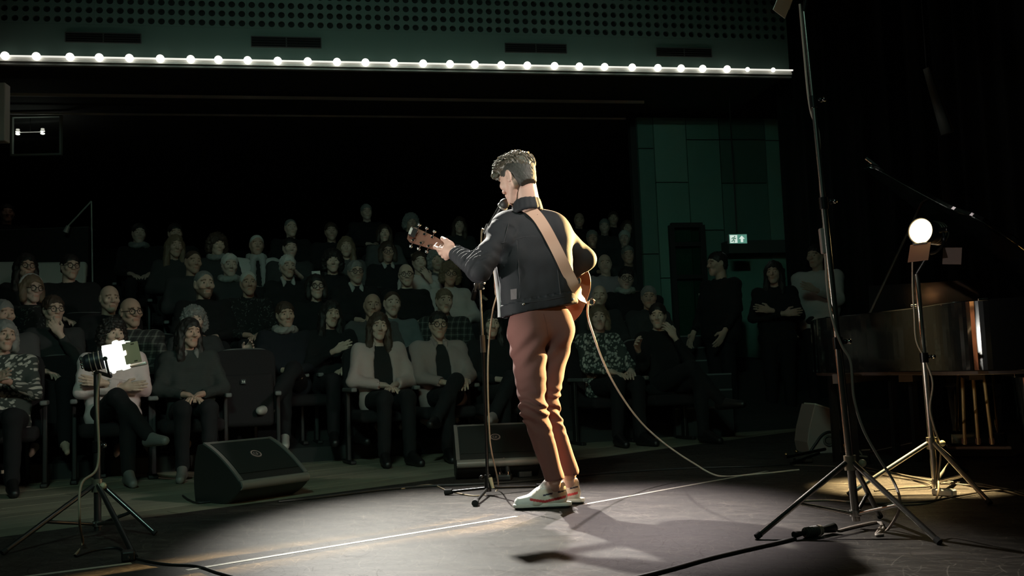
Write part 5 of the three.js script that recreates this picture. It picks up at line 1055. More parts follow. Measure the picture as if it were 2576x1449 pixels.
{ // stand cables
  const D2 = -S2.z, D3 = -S3.z;
  solo('lamp_cable', tube([P(2012, 10, D2), P(2022, 120, D2 + 0.02), P(2040, 280, D2 + 0.02), P(2058, 330, D2 + 0.01), P(2062, 440, D2 + 0.02), P(2072, 560, D2 + 0.02), P(2076, 640, D2 + 0.02), P(2083, 740, D2 + 0.01), P(2096, 810, D2 - 0.02), P(2118, 870, D2 - 0.03), P(2138, 905, D2 - 0.03), P(2148, 1000, D2 - 0.03), P(2172, 1080, D2 - 0.03), P(2210, 1150, D2 - 0.05), P(2250, 1215, D2 - 0.1), P(2264, 1270, D2 - 0.2), onF(2235, 1335), onF(2205, 1350), onF(2214, 1318), onF(2150, 1330), onF(2110, 1340)], 0.0055, 220, 7), std('cable_grey', 0.34, 0.27, 0.23, 0.5), 'grey lamp cable hanging along the tall right stand to the floor', 'cable');
  const b = thing('inline_dimmer', 'small grey dimmer box hanging on the tall stand\'s cable', 'dimmer box', P(2075, 606, D2 + 0.012)); part('case', rbox(0.04, 0.11, 0.028, 0.006, 0, 0, 0, 0, 0, 0.05), std('dimmer', 0.28, 0.22, 0.2, 0.6), b); part('slider', rbox(0.006, 0.05, 0.01, 0.002, 0, 0, 0.016), std('dimmer_dark', 0.1, 0.08, 0.07, 0.6), b);
  solo('lamp_cable', tube([P(2296, 630, D3), P(2296, 720, D3 - 0.01), P(2300, 790, D3 - 0.02), P(2306, 860, D3 - 0.01), P(2325, 900, D3 - 0.01), P(2346, 960, D3 - 0.03), P(2340, 1030, D3 - 0.02), P(2352, 1080, D3 - 0.02), P(2366, 1130, D3 - 0.02), P(2362, 1190, D3 - 0.03), onF(2352, 1262), onF(2300, 1272), onF(2180, 1270), onF(2080, 1262), onF(2000, 1265)], 0.005, 180, 7), std('cable_amber', 0.42, 0.33, 0.24, 0.5), 'pale lamp cable running down the amber lamp\'s stand', 'cable');
  solo('lamp_cable', tube([P(252, 940, 4.24), P(244, 1000, 4.27), P(243, 1180, 4.27), P(206, 1215, 4.2), P(200, 1300, 4.15), onF(208, 1370), onF(188, 1402)], 0.0055, 100, 7), std('cable_tan', 0.35, 0.27, 0.2, 0.5), 'cable dropping from the left lamp between its tripod legs', 'cable');
  solo('power_cable', tube([onF(190, 1404), onF(240, 1388), onF(290, 1382), onF(318, 1395), onF(340, 1408), onF(420, 1424), onF(490, 1428), onF(550, 1446), onF(600, 1460)], 0.0055, 100, 7), CABLE, 'black power cable on the floor at the lower left', 'cable');
  const pb = thing('power_block', 'small black power block on the floor by the left tripod', 'power supply', onF(322, 1412, 0.002), 0.4); part('case', rbox(0.05, 0.04, 0.07, 0.008, 0, 0.021, 0), BLACK, pb); part('strain_relief', rod(vv(0, 0.02, 0.03), vv(0, 0.016, 0.06), 0.008, 0.005), RUBBER, pb);
  // heavy cable and ribbed connector bottom right
  solo('power_cable', tube([onF(1560, 1470), onF(1680, 1440), onF(1780, 1412), onF(1880, 1388), onF(1960, 1370), onF(2000, 1360)], 0.009, 90, 8), CABLE, 'thick black cable running along the floor at the bottom right', 'cable');
  const c0 = onF(1998, 1360, 0.022), c1 = onF(2112, 1340, 0.024), ax = c1.clone().sub(c0), L = ax.length();
  const cn = thing('cable_connector', 'ribbed black cable connector lying on the floor by the right tripod', 'connector', c0); cn.quaternion.setFromUnitVectors(UPV, ax.clone().normalize());
  part('tail', cyl(0.008, 0.013, L * 0.24, 0, L * 0.12, 0), RUBBER, cn);
  const ribs = []; for (let i = 0; i < 7; i++) ribs.push(at(new THREE.TorusGeometry(0.0175, 0.0042, 8, 20), 0, L * (0.26 + i * 0.038), 0, Math.PI / 2)); ribs.push(cyl(0.0165, 0.0165, L * 0.28, 0, L * 0.37, 0));
  part('ribbed_boot', ribs, std('boot', 0.07, 0.06, 0.05, 0.45), cn); part('band', cyl(0.021, 0.021, L * 0.05, 0, L * 0.55, 0), std('boot_band', 0.3, 0.25, 0.2, 0.4), cn); part('socket', cyl(0.02, 0.012, L * 0.3, 0, L * 0.73, 0), BLACK, cn);
  solo('lamp_cable', tube([onF(2108, 1340), onF(2150, 1328), onF(2205, 1318), onF(2222, 1332), onF(2206, 1352), onF(2222, 1350)], 0.0055, 60, 7), std('cable_rose', 0.4, 0.34, 0.3, 0.5), 'pale cable end curling on the floor behind the ribbed connector', 'cable');
  // bundle of cables across the floor by the piano
  const bundle = [[[1990, 1172], [2100, 1176], [2190, 1188], [2280, 1205], [2380, 1214], [2470, 1222], [2600, 1250]], [[2180, 1180], [2260, 1198], [2350, 1220], [2440, 1218], [2520, 1232], [2600, 1244]], [[2200, 1195], [2290, 1210], [2400, 1222], [2480, 1230], [2600, 1258]], [[2130, 1270], [2230, 1272], [2330, 1268], [2420, 1252], [2500, 1240], [2600, 1238]], [[2200, 1242], [2280, 1234], [2340, 1230], [2300, 1212], [2240, 1200]]];
  const what = ['longest black cable of the bundle beneath the piano', 'black cable between the lamp tripod and the piano', 'black cable at the near side of the piano bundle', 'dark cable looping in front of the amber lamp\'s tripod', 'short cable loop on the yellow lit floor'];
  bundle.forEach((b_, i) => solo('floor_cable', tube(b_.map(([x, y]) => onF(x, y, 0.006 + i * 0.002)), 0.0048, 100, 7), std('cable_brown', 0.09, 0.075, 0.065, 0.45), what[i], 'cable', 'cables lying on the stage floor'));
  const edge = [[700, 1266], [830, 1252], [960, 1236], [1080, 1226], [1180, 1222], [1300, 1215], [1450, 1200], [1600, 1188], [1760, 1180], [1900, 1176], [2000, 1170]];
  solo('floor_cable', tube(edge.map(([x, y]) => onF(x, y, 0.008)), 0.008, 120, 7), CABLE, 'black cable lying along the edge of the vinyl between the monitors', 'cable', 'cables lying on the stage floor');
  solo('floor_cable', tube([[460, 1250], [478, 1262], [500, 1268], [540, 1264]].map(([x, y]) => onF(x, y, 0.008)), 0.006, 40, 7), CABLE, 'short black cable loop behind the left floor monitor', 'cable', 'cables lying on the stage floor');
  // socket strip under the amber stand
  const ps = thing('socket_strip', 'small pale socket strip on the floor below the amber lamp stand', 'power strip', onF(2376, 1248, 0.002), -0.9); part('case', rbox(0.11, 0.032, 0.05, 0.008, 0, 0.017, 0), std('strip_white', 0.75, 0.77, 0.78, 0.4), ps); for (const s of [-1, 0, 1]) part('socket', cyl(0.015, 0.015, 0.004, s * 0.032, 0.034, 0), std('strip_grey', 0.4, 0.42, 0.44, 0.5), ps);
  // pedals in front of the middle monitor
  const pd = thing('effect_pedal', 'small effects pedal with chrome switch on the floor by the middle monitor', 'pedal', onF(1318, 1200, 0.002), 0.2); part('case', rbox(0.09, 0.04, 0.12, 0.008, 0, 0.021, 0), std('pedal', 0.03, 0.03, 0.03, 0.4), pd); part('foot_switch', cyl(0.011, 0.011, 0.02, 0, 0.05, 0.03), CHROME, pd); for (const s of [-1, 1]) part('knob', cyl(0.01, 0.012, 0.018, s * 0.024, 0.049, -0.03), STEEL, pd);
  const p2 = thing('effect_pedal', 'low black pedal with two knobs left of the other pedal', 'pedal', onF(1268, 1208, 0.002), -0.1); part('case', rbox(0.1, 0.035, 0.1, 0.008, 0, 0.018, 0), std('pedal', 0.03, 0.03, 0.03, 0.4), p2); for (const s of [-1, 1]) part('knob', cyl(0.009, 0.011, 0.018, s * 0.028, 0.044, 0), CHROME, p2);
  // small microphone on a bent holder before the middle monitor
  const hm = onF(1270, 1206, 0.002), mh = thing('clip_microphone', 'small goose-neck microphone in front of the middle monitor', 'microphone', hm); const D = -hm.z; const lp = (x, y) => P(x, y, D).sub(hm);
  part('gooseneck', tube([vv(0, 0.01, 0), lp(1258, 1180), lp(1266, 1152), lp(1274, 1156), lp(1276, 1168)], 0.004, 30, 7), BLACKM, mh); part('capsule', rod(lp(1275, 1166), lp(1278, 1190), 0.014, 0.018), std('mic_mesh', 0.035, 0.035, 0.035, 0.55, 0.5), mh); part('ring', (p => sph(0.006, p.x, p.y, p.z))(lp(1268, 1152)), CHROME, mh); part('foot', cyl(0.04, 0.045, 0.02, 0, 0.01, 0), BLACK, mh);
  // folded stand foot left of the grey monitor
  const fs = onF(2010, 1165, 0.002), sf = thing('folded_stand', 'folded black microphone stand lying left of the grey monitor', 'stand', fs); const q = (x, y, h) => { const p = G(x, y, h); return p.sub(fs); };
  part('tube', rod(q(1975, 1150, 0.05), q(2075, 1130, 0.04), 0.012), BLACKM, sf); part('tube', rod(q(1990, 1166, 0.02), q(2060, 1140, 0.05), 0.01), BLACKM, sf); for (const [x, y, h] of [[1978, 1143, 0.05], [2004, 1136, 0.06]]) { const p = q(x, y, h); part('end_ball', sph(0.012, p.x, p.y, p.z), BRASS, sf); }
  part('foot_block', rbox(0.12, 0.03, 0.08, 0.01, 0.03, 0.017, 0.0), BLACK, sf);
  // small transformer right of the stand
  const tr = thing('cable_box', 'small black stage box with metal latches behind the right tripod', 'box', onF(2168, 1168, 0.002), 0.1); part('case', rbox(0.085, 0.1, 0.08, 0.008, 0, 0.051, 0), BLACK, tr); part('latch', [rod(vv(-0.05, 0.06, 0.042), vv(0.02, 0.05, 0.044), 0.007), rod(vv(-0.04, 0.1, 0.042), vv(-0.015, 0.065, 0.044), 0.006)], std('latch', 0.5, 0.4, 0.33, 0.35, 0.7), tr); part('lid_edge', box(0.06, 0.008, 0.004, 0.015, 0.096, 0.042), std('latch', 0.5, 0.4, 0.33, 0.35, 0.7), tr);
}
// ------------------------------------------------------------------ grand piano, seen from its tail
{
  const LAQ = mat('piano_lacquer', { phys: true, color: lin(0.008, 0.008, 0.008), roughness: 0.12, clearcoat: 1, clearcoatRoughness: 0.05 });
  const tail = V(2.88, 0, 4.95), key = V(3.76, 0, 7.0);                       // the straight bass side, tail to keyboard
  const ax = key.clone().sub(tail), L = ax.length(); ax.normalize();
  const lt = vv(ax.z, 0, -ax.x);                                             // towards the treble side
  if (lt.x > 0) lt.negate();
  const t = thing('grand_piano', 'black grand piano with raised lid behind the amber lamp', 'piano', tail); t.quaternion.setFromRotationMatrix(M4().makeBasis(lt.clone(), UPV, lt.clone().cross(UPV)));
  // local: x = towards treble, z chosen so that keyboard lies at zk
  const zk = t.worldToLocal((t.updateMatrixWorld(true), key.clone())).z, sg = Math.sign(zk), Wd = 1.5;
  const out = [[0, 0], [0, L], [Wd, L], [Wd, L * 0.72], [Wd * 0.93, L * 0.55], [Wd * 0.72, L * 0.38], [Wd * 0.52, L * 0.2], [Wd * 0.42, L * 0.05], [Wd * 0.3, -0.05], [Wd * 0.12, -0.06]];
  const cv = new THREE.CatmullRomCurve3([out[3], out[4], out[5], out[6], out[7], out[8], out[9], out[0]].map(p => vv(p[0], p[1], 0)), false, 'centripetal').getPoints(70);
  const ring = [new THREE.Vector2(0, L), new THREE.Vector2(Wd, L), ...cv.map(p => new THREE.Vector2(p.x, p.y))];
  const c = new THREE.Vector2(0.55, L * 0.62), inner = ring.map(p => p.clone().lerp(c, 0.055));
  const plan = (pts, h, holes) => { const s = new THREE.Shape(pts.map(p => new THREE.Vector2(p.x, p.y))); if (holes) s.holes.push(new THREE.Path(holes.slice().reverse())); const g = new THREE.ExtrudeGeometry(s, { depth: h, bevelEnabled: true, bevelSize: 0.006, bevelThickness: 0.006, bevelSegments: 2, curveSegments: 8 }); const m = M4().makeBasis(vv(1, 0, 0), vv(0, 0, sg), vv(0, 1, 0)); g.applyMatrix4(m); if (m.determinant() < 0) { const n = g.toNonIndexed ? (g.index ? g.toNonIndexed() : g) : g; const p = n.attributes.position.array; for (let i = 0; i < p.length; i += 9) for (let j = 0; j < 3; j++) { const q = p[i + 3 + j]; p[i + 3 + j] = p[i + 6 + j]; p[i + 6 + j] = q; } n.computeVertexNormals(); return n; } return g; };
  part('rim', plan(ring, 0.36, inner).translate(0, 0.62, 0), LAQ, t);
  part('soundboard', plan(inner, 0.02).translate(0, 0.74, 0), std('piano_board', 0.3, 0.2, 0.1, 0.5), t);
  part('iron_frame', plan(inner.map(p => p.clone().lerp(c, 0.1)), 0.03).translate(0, 0.86, 0), std('piano_iron', 0.4, 0.28, 0.12, 0.4, 0.7), t);
  part('bottom', plan(ring.map(p => p.clone().lerp(c, 0.02)), 0.03).translate(0, 0.6, 0), std('piano_under', 0.05, 0.035, 0.03, 0.6), t);
  for (let i = 0; i < 4; i++) part('brace_beam', box(0.08, 0.06, L * 0.6, 0.2 + i * 0.3, 0.58, sg * L * 0.66, 0, sg * (i - 1.2) * -0.14, 0), std('piano_beam', 0.05, 0.035, 0.028, 0.6), t);
  part('keybed', rbox(Wd, 0.1, 0.36, 0.01, Wd / 2, 0.66, sg * (L + 0.16)), LAQ, t);
  part('keyboard', rbox(Wd - 0.16, 0.025, 0.15, 0.003, Wd / 2, 0.725, sg * (L + 0.22)), std('ivory', 0.75, 0.73, 0.66, 0.3), t);
  for (const x of [0.04, Wd - 0.04]) part('arm', rbox(0.07, 0.24, 0.36, 0.02, x, 0.8, sg * (L + 0.16)), LAQ, t);
  part('music_desk', rbox(0.75, 0.24, 0.015, 0.004, Wd / 2, 1.13, sg * (L - 0.12), sg * 0.3), LAQ, t);
  // legs
  for (const [x, z] of [[0.14, L - 0.1], [Wd - 0.14, L - 0.1], [0.24, 0.22]]) { const l = part('leg', [cyl(0.075, 0.045, 0.52, x, 0.33, sg * z, 0, 0, 0, 8), rbox(0.17, 0.06, 0.17, 0.01, x, 0.6, sg * z)], LAQ, t); part('castor', [cyl(0.03, 0.03, 0.025, x, 0.032, sg * z, 0, 0, Math.PI / 2), rbox(0.04, 0.035, 0.04, 0.006, x, 0.06, sg * z)], BRASS, l); }
  // pedal lyre with three brass rods
  const lx = 0.47, lz = sg * (L - 0.42);
  const ly = part('lyre', [box(0.045, 0.5, 0.05, lx - 0.14, 0.36, lz, 0, 0, 0.06), box(0.045, 0.5, 0.05, lx + 0.14, 0.36, lz, 0, 0, -0.06), rbox(0.4, 0.05, 0.12, 0.01, lx, 0.585, lz), rbox(0.36, 0.035, 0.08, 0.008, lx, 0.5, lz)], LAQ, t);
  part('pedal_box', rbox(0.36, 0.1, 0.14, 0.02, lx, 0.13, lz), LAQ, t); part('pedal_shelf', rbox(0.4, 0.02, 0.22, 0.006, lx, 0.07, lz), std('shelf', 0.3, 0.22, 0.17, 0.5), t);
  for (let i = -1; i <= 1; i++) { part('pedal_rod', rod(vv(lx + i * 0.085, 0.09, lz - sg * 0.078), vv(lx + i * 0.066, 0.58, lz - sg * 0.05), 0.012), std('rod_gold', 0.72, 0.5, 0.2, 0.4, 0.25), t); part('pedal_bracket', rbox(0.035, 0.04, 0.02, 0.004, lx + i * 0.085, 0.115, lz - sg * 0.074), std('bracket', 0.3, 0.16, 0.13, 0.4, 0.5), t); part('pedal', rbox(0.035, 0.014, 0.1, 0.006, lx + i * 0.085, 0.075, lz + sg * 0.1), BRASS, t); }
  for (const s of [-1, 1]) part('lyre_stay', rod(vv(lx + s * 0.13, 0.13, lz), vv(lx + s * 0.1, 0.6, lz - sg * 0.5), 0.008), BRASS, t);
  // raised lid, hinged on the bass side
  const lid = new THREE.Group(); lid.name = 'lid'; t.add(lid); lid.position.set(0, 0.99, 0); lid.rotation.z = 0.78;
  part('lid_board', plan(ring.filter(p => p.y < L * 0.8).concat([new THREE.Vector2(0, L * 0.8)]).sort((a, b) => 0), 0.018), LAQ, lid);
  const front = part('lid_front', plan([new THREE.Vector2(0, L * 0.8), new THREE.Vector2(Wd, L * 0.8), new THREE.Vector2(Wd, L * 0.62), new THREE.Vector2(0, L * 0.6)], 0.016).translate(0, 0.03, 0), LAQ, lid);
  for (const z of [0.3, 0.9, 1.5]) part('hinge', rod(vv(0, 0, sg * z), vv(0, 0, sg * (z + 0.12)), 0.009), BRASS, lid);
  part('lid_prop', rod(vv(Wd - 0.42, 0.95, sg * L * 0.42), vv(1.0 * Math.cos(0.78), 0.985 + 1.0 * Math.sin(0.78), sg * L * 0.5), 0.009), std('prop', 0.03, 0.022, 0.015, 0.4), t);
  for (const [x, z] of [[0.3, -0.062], [0.52, 0.2]]) part('rim_hardware', rbox(0.05, 0.014, 0.014, 0.004, Wd * x, 0.985, sg * z), CHROME, t);
}
{ // folded lyrics sheets and a bench-like keyboard shelf left of the piano
  const p = onF(2225, 1120, 0), D = 6.6;
  const q = P(2210, 912, D); q.y = 0;
  const t = thing('piano_bench', 'low flat bench top with brown lit edge left of the piano', 'bench', q, 0.15), h = P(2210, 912, D).y, w = P(2312, 912, D).distanceTo(P(2108, 912, D));
  part('seat', rbox(w, 0.05, 0.36, 0.012, 0, h, -0.12), std('bench_top', 0.13, 0.085, 0.07, 0.45), t);
  for (const sx of [-1, 1]) for (const sz of [0, 1]) part('leg', box(0.04, h - 0.03, 0.04, sx * (w / 2 - 0.05), (h - 0.03) / 2, -0.26 * sz + 0.02), BLACK, t);
}
{ // dark strip light high on the right, hung from a pipe
  const a = P(2331, 172, 7.4), b = P(2384, 336, 7.4), up = a.clone().setY(8.84);
  const t = thing('hanging_flat', 'narrow grey panel hanging high in the dark on the right', 'panel', a);
  const d = b.clone().sub(a); part('board', rod(vv(0, 0, 0), d, 0.03, 0.055, 4), std('flat_grey', 0.05, 0.06, 0.055, 0.7), t); part('wire', rod(vv(0, 0, 0), vv(0, 8.84 - a.y, 0), 0.004), BLACKM, t);
}
// ------------------------------------------------------------------ the stalls: seats and audience
const SEAT_M = fabric(0.011, 0.0085, 0.01), SEAT_EDGE = std('seat_edge', 0.14, 0.14, 0.135, 0.45), SEAT_FRAME = std('seat_frame', 0.012, 0.012, 0.012, 0.5);
const seatProto = (() => {
  const g = new THREE.Group();
  const s = new THREE.Shape(); s.moveTo(-0.235, 0); s.lineTo(0.235, 0); s.lineTo(0.235, 0.5); s.quadraticCurveTo(0.235, 0.575, 0.17, 0.585); s.quadraticCurveTo(0, 0.6, -0.17, 0.585); s.quadraticCurveTo(-0.235, 0.575, -0.235, 0.5); s.closePath();
  const bk = new THREE.ExtrudeGeometry(s, { depth: 0.05, bevelEnabled: true, bevelSize: 0.015, bevelThickness: 0.015, bevelSegments: 3 });
  bk.rotateX(-0.22); bk.translate(0, 0.36, -0.24); part('backrest', bk, SEAT_M, g);
  part('back_edge', tube([vv(-0.24, 0.86, -0.38), vv(-0.17, 0.945, -0.394), vv(0, 0.96, -0.397), vv(0.17, 0.945, -0.394), vv(0.24, 0.86, -0.38)], 0.014, 30, 8), SEAT_EDGE, g);
  part('seat', rbox(0.46, 0.1, 0.44, 0.04, 0, 0.385, 0.0), SEAT_M, g);
  for (const x of [-0.265, 0.265]) { part('armrest', rbox(0.05, 0.035, 0.34, 0.012, x, 0.6, -0.02), SEAT_EDGE, g); part('side_frame', [rbox(0.035, 0.58, 0.07, 0.01, x, 0.3, -0.1), rbox(0.05, 0.03, 0.3, 0.01, x, 0.016, -0.08)], SEAT_FRAME, g); }
  return g;
})();
const seatProtoUp = (() => {                     // tipped-up seat
  const g = new THREE.Group(); for (const c of seatProto.children) if (c.name !== 'seat') g.add(c.clone());
  part('seat', rbox(0.46, 0.42, 0.09, 0.035, 0, 0.55, -0.12, -0.12), SEAT_M, g); return g;
})();
function seatAt(p, turn, label, up) {
  const o = (up ? seatProtoUp : seatProto).clone(true); o.name = numbered('theatre_seat'); o.position.copy(p); o.rotation.y = turn; scene.add(o);
  return tag(o, label, 'seat', 'theatre seats in the stalls');
}
// intersect the line of sight to a face with the surface on which seated heads lie
function seatSpot(px, py, hh) {
  for (let d = 5; d < 19; d += 0.01) { const p = P(px, py, d), s = sOf(p); if (s < 9.0) continue; if (rakeAt(s) + hh - p.y >= 0) return p; }
  return P(px, py, 16);
}
const plaid = patterned('plaid', (g, w, h) => { g.fillStyle = 'rgb(46,48,46)'; g.fillRect(0, 0, w, h); for (let i = 0; i < 8; i++) { g.fillStyle = `rgba(${i % 2 ? '150,150,140' : '20,20,20'},0.4)`; g.fillRect(i * 32, 0, 14, h); g.fillRect(0, i * 32, w, 12); } }, 4);
const floral = patterned('floral', (g, w, h) => { g.fillStyle = 'rgb(60,66,62)'; g.fillRect(0, 0, w, h); for (let i = 0; i < 60; i++) { const x = rnd() * w, y = rnd() * h, r = 8 + rnd() * 14; g.fillStyle = `rgba(200,196,186,${0.5 + rnd() * 0.4})`; g.beginPath(); g.ellipse(x, y, r, r * 0.7, rnd() * 3, 0, 7); g.fill(); } }, 4.5);
const leafy = patterned('leafy', (g, w, h) => { g.fillStyle = 'rgb(22,24,24)'; g.fillRect(0, 0, w, h); for (let i = 0; i < 90; i++) { g.fillStyle = `rgba(110,116,110,${0.3 + rnd() * 0.5})`; g.beginPath(); g.ellipse(rnd() * w, rnd() * h, 4 + rnd() * 9, 3, rnd() * 3, 0, 7); g.fill(); } }, 3);
const knit = patterned('knit', (g, w, h) => { g.fillStyle = 'rgb(44,48,46)'; g.fillRect(0, 0, w, h); for (let y = 0; y < h; y += 10) for (let x = 0; x < w; x += 10) { g.strokeStyle = `rgba(96,100,96,${0.5})`; g.beginPath(); g.moveTo(x, y); g.lineTo(x + 5, y + 7); g.lineTo(x + 10, y); g.stroke(); } }, 5);
const GREY = [0.085, 0.08, 0.078], LIGHT = [0.5, 0.48, 0.45], MIDG = [0.032, 0.033, 0.033], DARKC = [0.006, 0.007, 0.0075], NAVY = [0.008, 0.01, 0.015];
